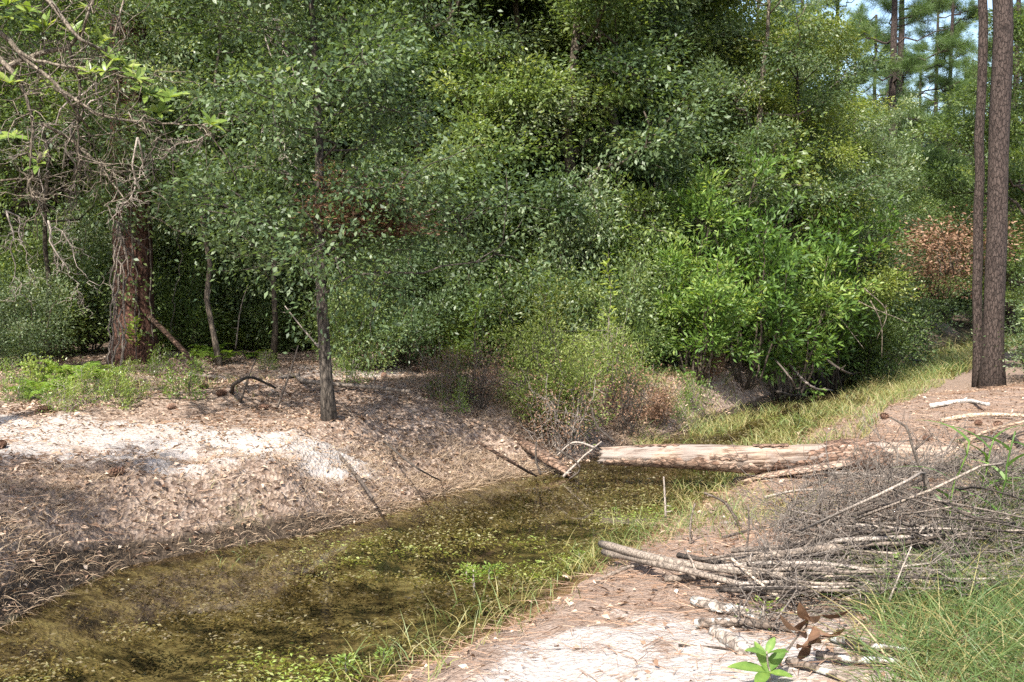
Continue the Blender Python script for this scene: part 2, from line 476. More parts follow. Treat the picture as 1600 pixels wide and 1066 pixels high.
def ground_material():
    m, t, p, out = new_mat('forest_floor')
    tc = t.nodes.new('ShaderNodeTexCoord')

    def noise(scale, detail=6, rough=.6):
        n = t.nodes.new('ShaderNodeTexNoise'); n.inputs['Scale'].default_value = scale; n.inputs['Detail'].default_value = detail; n.inputs['Roughness'].default_value = rough
        t.links.new(tc.outputs['Object'], n.inputs['Vector']); return n.outputs['Fac']

    def att(n):
        a = t.nodes.new('ShaderNodeAttribute'); a.attribute_name = n; return a.outputs['Fac']

    def mix(f, a, b):
        n = t.nodes.new('ShaderNodeMixRGB'); t.links.new(f, n.inputs[0]); t.links.new(a, n.inputs[1]); t.links.new(b, n.inputs[2]); return n.outputs[0]

    def sharpen(a, n, k=.5, lo=.35, hi=.65):
        v = math_node(t, 'ADD', a, math_node(t, 'MULTIPLY', math_node(t, 'SUBTRACT', n, .5), k))
        return ramp(t, [(lo, (0, 0, 0)), (hi, (1, 1, 1))], v).outputs[0]

    fine = noise(70, 4, .7); mid = noise(18, 6, .7); big = noise(3.5, 5)
    vor = t.nodes.new('ShaderNodeTexVoronoi'); vor.inputs['Scale'].default_value = 34; vor.inputs['Randomness'].default_value = 1
    t.links.new(tc.outputs['Object'], vor.inputs['Vector'])
    vc = t.nodes.new('ShaderNodeSeparateColor'); t.links.new(vor.outputs['Color'], vc.inputs[0])
    bm = t.nodes.new('ShaderNodeMapping'); bm.inputs['Scale'].default_value = (6, 8, 6); t.links.new(tc.outputs['Object'], bm.inputs[0])
    bn = t.nodes.new('ShaderNodeTexNoise'); bn.inputs['Scale'].default_value = 1.0; bn.inputs['Detail'].default_value = 8; bn.inputs['Roughness'].default_value = .72
    t.links.new(bm.outputs[0], bn.inputs['Vector']); bmid = bn.outputs['Fac']
    duff = ramp(t, [(.1, (.070, .046, .034)), (.4, (.165, .118, .089)), (.7, (.27, .205, .16)), (.95, (.38, .305, .245))], math_node(t, 'ADD', math_node(t, 'MULTIPLY', vc.outputs[0], .6), math_node(t, 'MULTIPLY', mid, .4))).outputs[0]
    needle = ramp(t, [(.3, (.10, .068, .050)), (.5, (.20, .145, .112)), (.7, (.31, .24, .19))], fine).outputs[0]
    sand = ramp(t, [(.3, (.19, .155, .13)), (.45, (.31, .27, .24)), (.66, (.43, .395, .365))], math_node(t, 'ADD', math_node(t, 'MULTIPLY', fine, .5), math_node(t, 'MULTIPLY', mid, .5))).outputs[0]
    soil_and_shade = ramp(t, [(.35, (.022, .016, .011)), (.6, (.065, .048, .034))], mid).outputs[0]  # wet soil colour, also used as painted shade under the bank edge
    moss = ramp(t, [(.35, (.055, .075, .020)), (.65, (.12, .14, .045))], mid).outputs[0]
    bed = ramp(t, [(.42, (.014, .012, .008)), (.48, (.050, .041, .022)), (.54, (.112, .096, .055)), (.64, (.165, .152, .090))], math_node(t, 'ADD', math_node(t, 'MULTIPLY', bmid, .65), math_node(t, 'MULTIPLY', big, .35))).outputs[0]
    c = mix(sharpen(att('needle'), mid), duff, needle)
    c = mix(sharpen(att('sand'), mid, .9, .38, .72), c, sand)
    c = mix(sharpen(att('moss'), mid, .8, .4, .8), c, moss)
    c = mix(sharpen(att('soil_and_shade'), mid), c, soil_and_shade)
    c = mix(sharpen(att('bed'), big, .1), c, bed)
    t.links.new(c, p.inputs['Base Color'])
    p.inputs['Roughness'].default_value = .95; p.inputs['Specular IOR Level'].default_value = .15
    b = t.nodes.new('ShaderNodeBump'); b.inputs['Strength'].default_value = .9; b.inputs['Distance'].default_value = .025
    t.links.new(math_node(t, 'ADD', mid, math_node(t, 'MULTIPLY', vor.outputs['Distance'], .6)), b.inputs['Height'])
    t.links.new(b.outputs[0], p.inputs['Normal'])
    return m


def water_material():
    m, t, p, out = new_mat('shallow_water')
    t.nodes.remove(p)
    tc = t.nodes.new('ShaderNodeTexCoord')
    no = t.nodes.new('ShaderNodeTexNoise'); no.inputs['Scale'].default_value = 5; no.inputs['Detail'].default_value = 3
    t.links.new(tc.outputs['Object'], no.inputs['Vector'])
    b = t.nodes.new('ShaderNodeBump'); b.inputs['Strength'].default_value = .05; b.inputs['Distance'].default_value = .02
    t.links.new(no.outputs['Fac'], b.inputs['Height'])
    fr = t.nodes.new('ShaderNodeFresnel'); fr.inputs['IOR'].default_value = 1.33; t.links.new(b.outputs[0], fr.inputs['Normal'])
    tr = t.nodes.new('ShaderNodeBsdfTransparent'); tr.inputs['Color'].default_value = (.88, .83, .66, 1)
    gl = t.nodes.new('ShaderNodeBsdfGlossy'); gl.inputs['Roughness'].default_value = .04; t.links.new(b.outputs[0], gl.inputs['Normal'])
    mx = t.nodes.new('ShaderNodeMixShader')
    t.links.new(fr.outputs[0], mx.inputs[0]); t.links.new(tr.outputs[0], mx.inputs[1]); t.links.new(gl.outputs[0], mx.inputs[2])
    t.links.new(mx.outputs[0], out.inputs['Surface'])
    return m


# ------------------------------------------------------------------ ground and water
def spaced(lo, hi, step, far, grow=1.16):
    a = list(np.arange(lo, hi, step)); s = step; x = a[-1]
    while x < far:
        s *= grow; x += s; a.append(x)
    s = step; x = a[0]; b = []
    while x > -far:
        s *= grow; x -= s; b.append(x)
    return np.array(b[::-1] + a)


def masks(X, Y, h, d, left):
    n1 = fbm(X * .9, Y * .9, 41); n2 = fbm(X * 2.6, Y * 2.6, 43)
    def blob(px, py, z, sx, sy):
        c = at_z(px, py, z)
        return np.exp(-((X - c[0]) / sx) ** 2 - ((Y - c[1]) / sy) ** 2)
    sand = 1.25 * blob(190, 690, .62, 1.7, 1.15) + .9 * blob(20, 670, .62, 1.6, .8) + .55 * blob(480, 690, .55, .7, .5) + .75 * blob(560, 560, .8, 1.0, 1.4) + .35 * blob(420, 590, .7, 2.2, 1.0)
    sand += 1.05 * blob(1060, 1040, .3, 1.0, .75) + .8 * blob(960, 1000, .2, .5, .5) + .5 * blob(1200, 800, .3, .9, .8) + .5 * blob(330, 790, .3, .5, .4)
    n3 = fbm(X * 7, Y * 7, 47, 3)
    sand = np.minimum(sand, 1.0) * (-.25 + 1.2 * n2 + 1.2 * n3) * sstep(.15, .5, d)
    needle = np.where(left, .75 * blob(60, 760, .55, .9, .7) + .35 * sstep(15, 18, Y), .62 + .25 * (n1 - .5)) + .3 * (n2 - .5)
    soil_and_shade = sstep(.20, .02, d) * np.where(left, 1.1, .8) + .45 * sstep(17, 22, Y) * (n1 > .35)  # damp dark soil; stronger on the left, painting the shade of an unmodelled undercut
    soil_and_shade += np.where(left, .5 * blob(830, 720, .2, .5, .35) + .45 * blob(60, 900, .1, .9, .45), 0)
    moss = .55 * blob(400, 770, .4, .5, .5) + .5 * blob(150, 610, .7, 2.6, .9) + .35 * n1 * sstep(11, 14, Y) * (~left)
    moss = moss + .6 * blob(1250, 790, .2, .9, .9)
    bed = (d < 0).astype(float)
    return dict(sand=sand, needle=needle, soil_and_shade=soil_and_shade, moss=moss, bed=bed)


xs = spaced(-8.5, 9.0, .075, 420); ys = spaced(2.6, 17.5, .075, 420)
GX, GY = np.meshgrid(xs, ys)
GH, GD, GL = land(GX.ravel(), GY.ravel())
nx, ny = len(xs), len(ys)
idx = (np.arange(ny - 1)[:, None] * nx + np.arange(nx - 1)[None]).ravel()
QF = np.stack([idx, idx + 1, idx + nx + 1, idx + nx], 1)
GV = np.stack([GX.ravel(), GY.ravel(), GH], 1)
ground = link('ground', mk_mesh('ground', GV, QF, ground_material(), smooth=True, extra=masks(GX.ravel(), GY.ravel(), GH, GD, GL)))
tag(ground, 'sandy forest floor with leaf litter, banks and stream bed', kind='structure')
lowq = (GH[QF].min(1) < .015) & (np.abs(GX.ravel()[QF[:, 0]]) < 45) & (GY.ravel()[QF[:, 0]] < 60) & (GY.ravel()[QF[:, 0]] > -3)
used, inv = np.unique(QF[lowq], return_inverse=True)
WV = GV[used].copy(); WV[:, 2] = 0
water = link('stream_water', mk_mesh('stream_water', WV, inv.reshape(-1, 4), water_material(), smooth=True))
tag(water, 'shallow brown stream water with weed beneath', kind='structure')

# ------------------------------------------------------------------ trees
def crown_tree(seed, h, r, base, limbs=14, sec=6, per=140, leaf=(.065, .032), trunk_r=.09, lean=0.0, spread=.19, upness=.65, leafmat='oak_leaf', barkmat='oak_bark', rise=.45, ends=(.4, .7, 1.0), twigs=True, bushy=1.0, leafup=.9, wob=.03, limb_k=1.0, sec_from=.3):
    g = np.random.default_rng(seed)
    wood = Geo(); lf = Geo()
    top = np.array([lean * h, g.normal() * .04 * h, h * .93])
    tp = wander((0, 0, -.15), top, 12, wob, r=g)
    tube(wood, tp, trunk_r * (1.25 - 1.05 * np.linspace(0, 1, 12) ** .8) + np.r_[trunk_r * .35, np.zeros(11)], 9, .5, .07)
    C = []; O = []
    for i in range(limbs):
        f = (i + g.random() * .8) / limbs
        z = base + (h * .93 - base) * f * .97
        k = np.clip(z / top[2], 0, 1) * 11
        i0 = min(int(k), 10); p0 = tp[i0] + (tp[i0 + 1] - tp[i0]) * (k - i0)
        a = i * 2.399 + g.normal() * .5
        prof = math.sin(math.pi * min(1, .22 + .78 * (1 - f) ** .8)) if base > .3 * h else (1 - f * .75)
        rad = r * (.45 + .65 * prof) * g.uniform(.75, 1.15)
        d = np.array([math.cos(a), math.sin(a), rise * g.uniform(.3, 1.5)])
        p1 = p0 + d * rad
        lp = wander(p0, p1, 7, .16, -.05, g)
        r0 = trunk_r * (.34 * (1 - f) + .12) * limb_k
        tube(wood, lp, np.linspace(r0, r0 * .25, 7), 5, .5)
        for j in range(sec):
            u = g.uniform(sec_from, 1.0); q = u * 6; i1 = min(int(q), 5)
            s0 = lp[i1] + (lp[i1 + 1] - lp[i1]) * (q - i1)
            sd = unit(d + g.normal(size=3) * np.array([.9, .9, .6])) * rad * g.uniform(.25, .55) * bushy
            sp = wander(s0, s0 + sd, 5, .2, 0, g)
            if twigs:
                tube(wood, sp, np.linspace(r0 * .3 + .003, .003, 5), 3, .6, close=False)
            for e in ends:
                q2 = e * 4; i2 = min(int(q2), 3)
                C.append(sp[i2] + (sp[i2 + 1] - sp[i2]) * (q2 - i2)); O.append(sd)
    C = np.array(C); O = unit(np.array(O))
    n = len(C)
    cnt = np.maximum(8, (per * g.uniform(.35, 1.6, n))).astype(int)
    K = np.repeat(np.arange(n), cnt); m = len(K)
    ct = g.normal(.43, .19, n)[K]
    sg = spread * g.uniform(.6, 1.25, n)[K][:, None]
    off = g.normal(size=(m, 3)) * sg * np.array([1.1, 1.1, .55])
    P = C[K] + off
    P[:, 2] = np.maximum(P[:, 2], .05)
    D = unit(O[K] * .5 + unit(off) * .8 + g.normal(size=(m, 3)) * .45 + np.array([0, 0, -.15]))
    N = unit(np.array([0, 0, leafup]) + g.normal(size=(m, 3)) * upness)
    s = g.uniform(.5, 1.3, m) * g.uniform(.8, 1.2, n)[K]
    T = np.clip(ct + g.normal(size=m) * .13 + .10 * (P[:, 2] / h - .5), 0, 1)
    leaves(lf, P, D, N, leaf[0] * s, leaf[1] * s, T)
    return wood.mesh('trunk', M[barkmat], True), lf.mesh('crown', M[leafmat])


def plant_tree(name, meshes, loc, rz, s, label, cat, group=None, parts=('trunk', 'crown')):
    e = link(name, None, None, loc, rz, s)
    e.empty_display_size = .3
    for me, pn in zip(meshes, parts):
        if me: link(pn, me, e)
    return tag(e, label, cat, group)


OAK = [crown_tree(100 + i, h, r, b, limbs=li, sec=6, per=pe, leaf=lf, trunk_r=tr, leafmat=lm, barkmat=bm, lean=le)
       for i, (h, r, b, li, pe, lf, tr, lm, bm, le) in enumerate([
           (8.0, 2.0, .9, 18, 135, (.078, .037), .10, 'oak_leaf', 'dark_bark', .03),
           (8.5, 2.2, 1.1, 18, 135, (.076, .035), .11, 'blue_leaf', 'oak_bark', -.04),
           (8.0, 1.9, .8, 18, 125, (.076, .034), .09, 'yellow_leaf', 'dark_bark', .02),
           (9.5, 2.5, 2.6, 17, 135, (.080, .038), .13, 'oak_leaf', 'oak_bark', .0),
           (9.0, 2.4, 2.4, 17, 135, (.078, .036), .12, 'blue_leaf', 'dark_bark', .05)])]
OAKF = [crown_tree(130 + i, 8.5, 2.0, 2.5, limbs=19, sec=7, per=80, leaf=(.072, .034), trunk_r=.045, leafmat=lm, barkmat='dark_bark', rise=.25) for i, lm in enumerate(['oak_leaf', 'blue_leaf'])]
KIND = ['green leafed oak', 'bluish green leafed oak', 'yellowish green oak', 'green high crowned oak', 'dull bluish high crowned oak']


def near(px):
    for lim, words in [(90, 'past the low bluish bush'), (300, 'behind the thick old pine'), (430, 'beside the dark pine trunks'), (580, 'behind the slender oak'), (720, 'behind the small sandy mound'),
                       (900, 'behind the green stream bush'), (1060, 'behind the pale sapling'), (1350, 'behind the bay bushes')]:
        if px < lim: return words
    return 'beyond the stream bend'



def standing(px, Y):
    p = at_y(px, 500, Y)
    return (p[0], p[1], ground_z(p[0], p[1]) - .03)


rr = random.Random(5)
# edge of the wood
for i, px in enumerate(range(-70, 1300, 88)):
    Y = 17.8 + rr.uniform(0, 3.2)
    k = rr.choice([3, 4, 3]) if px < 470 else rr.choice([0, 1, 0, 2, 1])
    if px < 470: Y += 1.8
    if px > 1000: Y += 1.6
    hh = rr.uniform(.9, 1.15)
    if px > 1080: hh *= .82
    plant_tree('oak_tree', OAK[k], standing(px + rr.uniform(-30, 30), Y), rr.uniform(0, 6.28), hh,
               KIND[k] + ' at the wood edge ' + near(px), 'tree', 'oaks along the edge of the wood')
# trees filling in just behind the edge
for i, px in enumerate(range(-30, 1190, 100)):
    k = rr.choice([0, 2, 1]) if px > 430 else rr.choice([3, 0])
    plant_tree('oak_tree', OAK[k], standing(px + rr.uniform(-30, 30), 21.2 + rr.uniform(0, 1.6)), rr.uniform(0, 6.28), rr.uniform(1.0, 1.2) * (1 if px < 1050 else .8),
               KIND[k] + ' in the second rank ' + near(px), 'tree', 'oaks close behind the edge of the wood')
for px, Y, k, s in [(560, 19.2, 0, 1.05), (640, 18.6, 1, 1.1), (770, 19.0, 0, 1.1), (880, 18.4, 1, 1.1), (965, 19.0, 0, 1.15), (1040, 19.8, 1, 1.0)]:
    plant_tree('oak_tree', OAK[k], standing(px, Y), rr.uniform(0, 6.28), s, 'dense ' + KIND[k] + ' filling the wood edge ' + near(px), 'tree', 'oaks along the edge of the wood')
# second row
for i, px in enumerate(range(-120, 1230, 120)):
    Y = 23.5 + rr.uniform(0, 4)
    k = rr.choice([0, 2, 3, 1, 4])
    plant_tree('oak_tree', OAK[k], standing(px + rr.uniform(-40, 40), Y), rr.uniform(0, 6.28), rr.uniform(1.25, 1.5) * (1 if px < 1100 else .66),
               'taller ' + KIND[k] + ' deeper in the wood ' + near(px), 'tree', 'taller oaks inside the wood')
# far rows
for i, px in enumerate(range(-100, 1750, 105)):
    Y = 38 + rr.uniform(0, 16)
    k = rr.choice([0, 2, 0, 1])
    plant_tree('oak_tree', OAK[k], standing(px + rr.uniform(-40, 40), Y), rr.uniform(0, 6.28), rr.uniform(1.3, 1.75) * (1 if px < 1130 else .42),
               'distant ' + KIND[k] + ' far back ' + near(px), 'tree', 'distant oaks of the wood')
# lower oaks by the bend of the stream
for px, Y, k, s in [(1225, 22.0, 1, .72), (1310, 23.5, 0, .62), (1345, 24.5, 1, .66), (1372, 29, 0, .62), (1300, 28, 2, .62), (1400, 38, 2, .7), (1345, 33, 1, .85), (1430, 40, 1, .95), (1480, 44, 0, .9), (1640, 21, 0, .9), (1610, 30, 2, .85), (1560, 40, 0, .8)]:
    plant_tree('oak_tree', OAK[k], standing(px, Y), rr.uniform(0, 6.28), s,
               'low ' + KIND[k] + ' beside the bend of the stream', 'tree', 'low oaks beside the stream bend')

# the slender oak on the bank
co = on_ground(516, 655)
cw, cl = crown_tree(301, 6.6, 1.45, 1.35, limbs=38, sec=9, per=50, leaf=(.058, .029), trunk_r=.058, leafmat='blue_leaf', lean=-.03, spread=.18, wob=.006, limb_k=.6, sec_from=.05, rise=.2, barkmat='slim_bark')
plant_tree('oak_tree', (cw, cl), (co[0], co[1], co[2] - .03), 0, 1, 'slender oak with grey trunk standing alone on the sandy bank', 'tree')


# oaks in front of the thick pine, and one beside the path that shades the left bank
for px, Y, k, s in [(-25, 15.2, 4, .95), (75, 15.9, 3, .88), (345, 16.2, 4, .86), (425, 17.2, 3, .9)]:
    plant_tree('oak_tree', OAKF[k - 3], standing(px, Y), rr.uniform(0, 6.28), s, 'slim stemmed oak spreading its leaves in front of the thick old pine', 'tree', 'slim oaks in front of the thick old pine')
plant_tree('oak_tree', OAKF[0], (-4.55, 5.9, ground_z(-4.55, 5.9)), 1.0, .44, 'oak beside the viewpoint whose leaves shade the needle covered bank', 'tree')


# pines
def pine(seed, h, r0, r1, lean=(0, 0), branch_from=.4, nb=16, reach=2.2, tufts=5, needle=.24, bark='pine_bark', per=46, flare=.35):
    g = np.random.default_rng(seed)
    wood = Geo(); nd = Geo()
    n = 26
    tp = wander((0, 0, -.2), (lean[0] * h, lean[1] * h, h), n, .0025, r=g)
    z = np.linspace(0, 1, n)
    rad = r0 + (r1 - r0) * z + 1.6 * flare * r0 * np.exp(-z * h / .3)
    tube(wood, tp, rad, 14, .5, .05)
    B = []
    for i in range(nb):
        f = branch_from + (1 - branch_from) * (i + g.random()) / nb
        k = f * (n - 1); i0 = min(int(k), n - 2)
        p0 = tp[i0] + (tp[i0 + 1] - tp[i0]) * (k - i0)
        a = g.uniform(0, 6.28)
        L = reach * (1.05 - .6 * (f - branch_from) / (1 - branch_from)) * g.uniform(.55, 1.2)
        d = np.array([math.cos(a), math.sin(a), g.uniform(-.05, .55)])
        lp = wander(p0, p0 + d * L, 8, .22, .06, g)
        tube(wood, lp, np.linspace(r1 * .45 + .012, .008, 8), 5, .5)
        if g.random() < .12:
            continue
        for j in range(tufts):
            q = g.uniform(.45, 1) * 7; i1 = min(int(q), 6)
            s0 = lp[i1] + (lp[i1 + 1] - lp[i1]) * (q - i1)
            sd = unit(d + g.normal(size=3) * .8) * L * g.uniform(.15, .42); sd[2] = abs(sd[2]) + .08
            sp = wander(s0, s0 + sd, 4, .15, .0, g)
            tube(wood, sp, np.linspace(.014, .006, 4), 3, .5, close=False)
            B.append((sp[3], sd)); B.append((sp[2], sd))
            B.append((sp[3] + g.normal(size=3) * .14, sd))
    P = np.array([b[0] for b in B]); O = unit(np.array([b[1] for b in B]))
    K = np.repeat(np.arange(len(P)), per); m = len(K)
    D = unit(O[K] * .55 + g.normal(size=(m, 3)) * .8)
    blades(nd, P[K] + g.normal(size=(m, 3)) * .05, D, needle * g.uniform(.7, 1.2, m), .0075, np.clip(g.normal(.5, .12, len(P))[K] + g.normal(size=m) * .12, 0, 1), .25, 2, g)
    return wood.mesh('trunk', M[bark], True), nd.mesh('crown', M['pine_needle'])


def stand_pine(px, py, meshes, label, group=None, Y=None, rz=0, s=1.0, name='pine_tree'):
    p = on_ground(px, py) if Y is None else np.array(standing(px, Y))
    return plant_tree(name, meshes, (p[0], p[1], p[2] - .02), rz, s, label, 'pine tree', group)


big_pine = pine(401, 17, .30, .16, (-.010, .0), .55, 14, 2.6, bark='red_pine_bark')
stand_pine(213, 566, big_pine, 'thick old pine with reddish plated bark beside the ferns')
tall = pine(402, 16, .16, .13, (.001, .0), .5, 14, 2.2)
thin = pine(403, 15, .078, .06, (-.012, .0), .5, 12, 1.6, flare=.2)
stand_pine(1549, 604, tall, 'tall straight pine with grey brown bark, the thicker of a close pair')
stand_pine(1528, 604, thin, 'thin dark pine, the slimmer of a close pair')
far_p = [pine(410 + i, 13, .15, .05, (0, 0), .14, 36, 2.3, 9, .28, per=64) for i in range(3)]
for i, (px, Y, s) in enumerate([(1388, 31, 1.0), (1398, 35, 1.05), (1478, 37, .85), (1578, 33, .95), (1300, 40, 1.0), (1545, 46, .95), (1430, 52, .9), (1245, 44, 1.05), (1330, 58, 1.1), (1510, 60, 1.0), (1610, 56, 1.1), (1180, 50, 1.2), (1360, 44, .9), (1455, 43, .9), (1500, 50, .85), (1590, 47, .9)]):
    stand_pine(px, 0, far_p[i % 3], 'distant pine with open branches rising above the low oaks', 'distant pines against the sky', Y, rr.uniform(0, 6), s)
mid_p = pine(420, 16, .17, .09, (.0, 0), .6, 10, 2.0)
for px, Y, lb in [(112, 22, 'dark pine trunk standing behind the thick old pine'), (283, 20, 'dark bare pine trunk in the shade beside the thick old pine')]:
    stand_pine(px, 0, mid_p, lb, None, Y, rr.uniform(0, 6))
# ------------------------------------------------------------------ shrubs and thicket
def shrub(seed, h, r, stems=9, per=60, leaf=(.06, .026), leafmat='oak_leaf', bark='dark_bark', spread=.14, sub=5, low=.25, leafup=.7, upness=.7, upright=.4, stem_r=.014, ends=(.35, .7, 1.0)):
    g = np.random.default_rng(seed)
    wood = Geo(); lf = Geo(); C = []; O = []
    for i in range(stems):
        a = i * 2.399 + g.normal() * .4
        rad = r * math.sqrt((i + .5) / stems) * g.uniform(.5, 1.25)
        p0 = np.array([math.cos(a) * rad * .2, math.sin(a) * rad * .2, -.05])
        p1 = np.array([math.cos(a) * rad * .8, math.sin(a) * rad * .8, h * g.uniform(.4, 1.08) * (1 - .22 * (rad / r) ** 2)])
        sp = wander(p0, p1, 8, .1, -.04, g)
        tube(wood, sp, np.linspace(stem_r, .004, 8), 5, .5)
        for j in range(sub):
            u = g.uniform(low, 1.0) * 7; i1 = min(int(u), 6)
            s0 = sp[i1] + (sp[i1 + 1] - sp[i1]) * (u - i1)
            d = unit(np.array([math.cos(a), math.sin(a), 0]) * .5 + g.normal(size=3) * .8 + np.array([0, 0, upright])) * r * g.uniform(.2, .5)
            q = wander(s0, s0 + d, 4, .15, 0, g)
            tube(wood, q, np.linspace(.005, .002, 4), 3, .6, close=False)
            for e in ends:
                C.append(s0 + (q[-1] - s0) * e); O.append(d)
        C.append(p1); O.append(p1 - p0)
    C = np.array(C); O = unit(np.array(O)); n = len(C)
    cnt = np.maximum(3, per * g.uniform(.1, 1.9, n)).astype(int)
    K = np.repeat(np.arange(n), cnt); m = len(K)
    off = g.normal(size=(m, 3)) * spread * g.uniform(.5, 1.3, n)[K][:, None] * np.array([1, 1, .8])
    P = C[K] + off; P[:, 2] = np.maximum(P[:, 2], .03)
    D = unit(O[K] * .6 + unit(off) * .7 + g.normal(size=(m, 3)) * .4)
    N = unit(np.array([0, 0, leafup]) + g.normal(size=(m, 3)) * upness)
    s = g.uniform(.6, 1.25, m)
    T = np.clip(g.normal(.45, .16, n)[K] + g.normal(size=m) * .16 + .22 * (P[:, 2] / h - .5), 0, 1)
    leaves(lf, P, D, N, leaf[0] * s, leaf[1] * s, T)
    return wood.mesh('stems', M[bark], True), lf.mesh('foliage', M[leafmat])


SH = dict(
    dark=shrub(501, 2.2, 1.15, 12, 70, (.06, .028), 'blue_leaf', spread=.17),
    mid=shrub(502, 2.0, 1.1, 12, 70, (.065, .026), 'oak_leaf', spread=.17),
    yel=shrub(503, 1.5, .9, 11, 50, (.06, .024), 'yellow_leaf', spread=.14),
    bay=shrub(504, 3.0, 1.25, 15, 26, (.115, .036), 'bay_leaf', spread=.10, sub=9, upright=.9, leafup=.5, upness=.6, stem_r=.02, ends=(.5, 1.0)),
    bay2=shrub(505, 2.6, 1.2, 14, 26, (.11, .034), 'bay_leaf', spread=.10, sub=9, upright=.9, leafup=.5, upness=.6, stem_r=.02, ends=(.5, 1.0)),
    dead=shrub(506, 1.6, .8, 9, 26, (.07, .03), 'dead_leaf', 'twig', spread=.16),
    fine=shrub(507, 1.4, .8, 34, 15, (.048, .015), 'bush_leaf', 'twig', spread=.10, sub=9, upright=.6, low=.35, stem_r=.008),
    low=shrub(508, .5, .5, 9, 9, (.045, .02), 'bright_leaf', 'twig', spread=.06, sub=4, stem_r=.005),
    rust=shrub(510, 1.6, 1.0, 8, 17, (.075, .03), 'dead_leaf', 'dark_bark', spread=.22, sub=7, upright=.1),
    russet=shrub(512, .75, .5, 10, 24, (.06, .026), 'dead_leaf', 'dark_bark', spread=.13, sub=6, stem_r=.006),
    bare=shrub(509, 1.0, .7, 22, 4, (.035, .014), 'dead_leaf', 'twig', spread=.08, sub=8, stem_r=.008))


def set_shrub(kind, x, y, z, s, label, group=None, name='shrub', cat='shrub', rz=None):
    return plant_tree(name, SH[kind], (x, y, z - .02), rr.uniform(0, 6.28) if rz is None else rz, (s * rr.uniform(.8, 1.15), s * rr.uniform(.8, 1.15), s * rr.uniform(.85, 1.25)), label, cat, group, ('stems', 'foliage'))


def shrub_px(kind, px, Y, s, label, group=None, **k):
    p = standing(px, Y)
    return set_shrub(kind, p[0], p[1], p[2] + .02, s, label, group, **k)


# thicket under and behind the trees
for i, px in enumerate(range(-60, 1480, 58)):
    for row, (Y0, sc0) in enumerate([(21.5, 1.15), (27, 1.7), (34, 2.3)]):
        if px > (1180, 1300, 1390)[row]: continue
        k = rr.choice(['dark', 'mid', 'mid', 'dark'])
        shrub_px(k, px + rr.uniform(-30, 30), Y0 + rr.uniform(0, 2.5), sc0 * rr.uniform(.8, 1.2) * (.85 if px < 480 and row == 0 else 1),
                 ['leafy shrub in the shade under the wood edge ', 'big leafy shrub deeper in the wood ', 'tall dense thicket far back '][row] + near(px),
                 ['shrubs under the wood edge', 'shrubs deeper in the wood', 'thicket shrubs far back'][row])
# front edge of the thicket
for px, Y, k, s, lb in [
        (560, 16.2, 'mid', .75, 'small green shrub behind the grey stump'), (625, 16.8, 'dark', .95, 'bluish shrub just behind the sandy mound'),
        (690, 16.8, 'yel', .6, 'yellow green shrub at the foot of the wood beside brown dead leaves'), (745, 16.8, 'yel', .6, 'yellowish shrub between dead twigs and the green stream bush'),
        (720, 17.2, 'dark', 1.1, 'dark glossy shrub over the yellow green shrubs'), (800, 17.0, 'mid', 1.1, 'rounded green shrub beyond the dry twigs'),
        (860, 16.2, 'yel', .85, 'light green shrub behind the bush on the bank'), (905, 16.8, 'dark', 1.2, 'dark shrub beside the pale sapling'),
        (980, 16.0, 'mid', .9, 'green shrub between the sapling and the bay thicket'), (1010, 17.5, 'dark', 1.3, 'large dark shrub behind the bay thicket'),
        (1345, 21.5, 'mid', 1.0, 'green shrub overhanging the stream bank past the bay bushes'), (1350, 22.5, 'dark', 1.2, 'dark shrub in shade by the upper stream'),
        (1375, 27, 'mid', 1.3, 'leafy shrub at the far bend of the stream'), (1565, 38, 'dark', 1.6, 'dark shrub behind the pair of pines across the stream'),
        (1450, 43, 'mid', 2.4, 'distant rounded shrub closing the view up the stream'), (1490, 47, 'dark', 2.8, 'distant dark shrub at the end of the stream view'), (1525, 45, 'mid', 2.2, 'distant green shrub just past the thin pine'), (1570, 44, 'mid', 2.6, 'distant shrub just past the thicker pine'),
        (1650, 17.5, 'dark', .8, 'dark low shrub in the shade behind the pair of pines'), (1700, 15.6, 'bay2', .8, 'bright shrub beside the foot of the thicker pine'),
        (35, 15.6, 'dark', .62, 'low bluish bush on the shaded side of the ferns'), (-30, 16.5, 'dark', .8, 'taller bluish bush behind the low bluish bush'),
        (430, 18.5, 'mid', .7, 'small green shrub in shade behind the slender oak'), (360, 18.6, 'yel', .55, 'small sunlit shrub beside a dark pine trunk')]:
    shrub_px(k, px, Y, s, lb)
for px, Y, s in [(-10, 19, 1.35), (60, 18.4, 1.1), (135, 19.2, 1.3), (255, 19.6, 1.25), (300, 18.4, .95), (345, 20, 1.3), (410, 19.6, 1.1), (455, 18.8, 1.2), (520, 18.4, 1.2)]:
    shrub_px('dark' if px % 2 else 'mid', px, Y, s, 'shaded leafy shrub filling the gap between the pine trunks', 'shrubs between the pine trunks')
for px, Y, k, s, lb in [(1085, 16.2, 'bay2', .9, 'bright green bay bush with its foot among brown dead leaves'), (1155, 17.3, 'bay', 1.05, 'tallest bright green bay bush above the stream bank'),
                        (1230, 18.3, 'bay2', 1.15, 'broad bright bay bush leaning over the shaded bank'), (1300, 19.6, 'bay', 1.1, 'bay bush with grey dead twigs hanging below it'), (1035, 17.4, 'bay', .95, 'bay bush in front of the dark shrub')]:
    shrub_px(k, px, Y, s, lb, name='bay_shrub')
p = on_ground(862, 700); set_shrub('fine', p[0], p[1] + .3, p[2], 1.0, 'dense fine leafed green bush on the bank beside the fallen log', name='bush', cat='bush')
p = on_ground(945, 672); set_shrub('fine', p[0] + .1, p[1] + .9, max(p[2], .2), .8, 'airy green bush behind the end of the fallen log', name='bush', cat='bush')
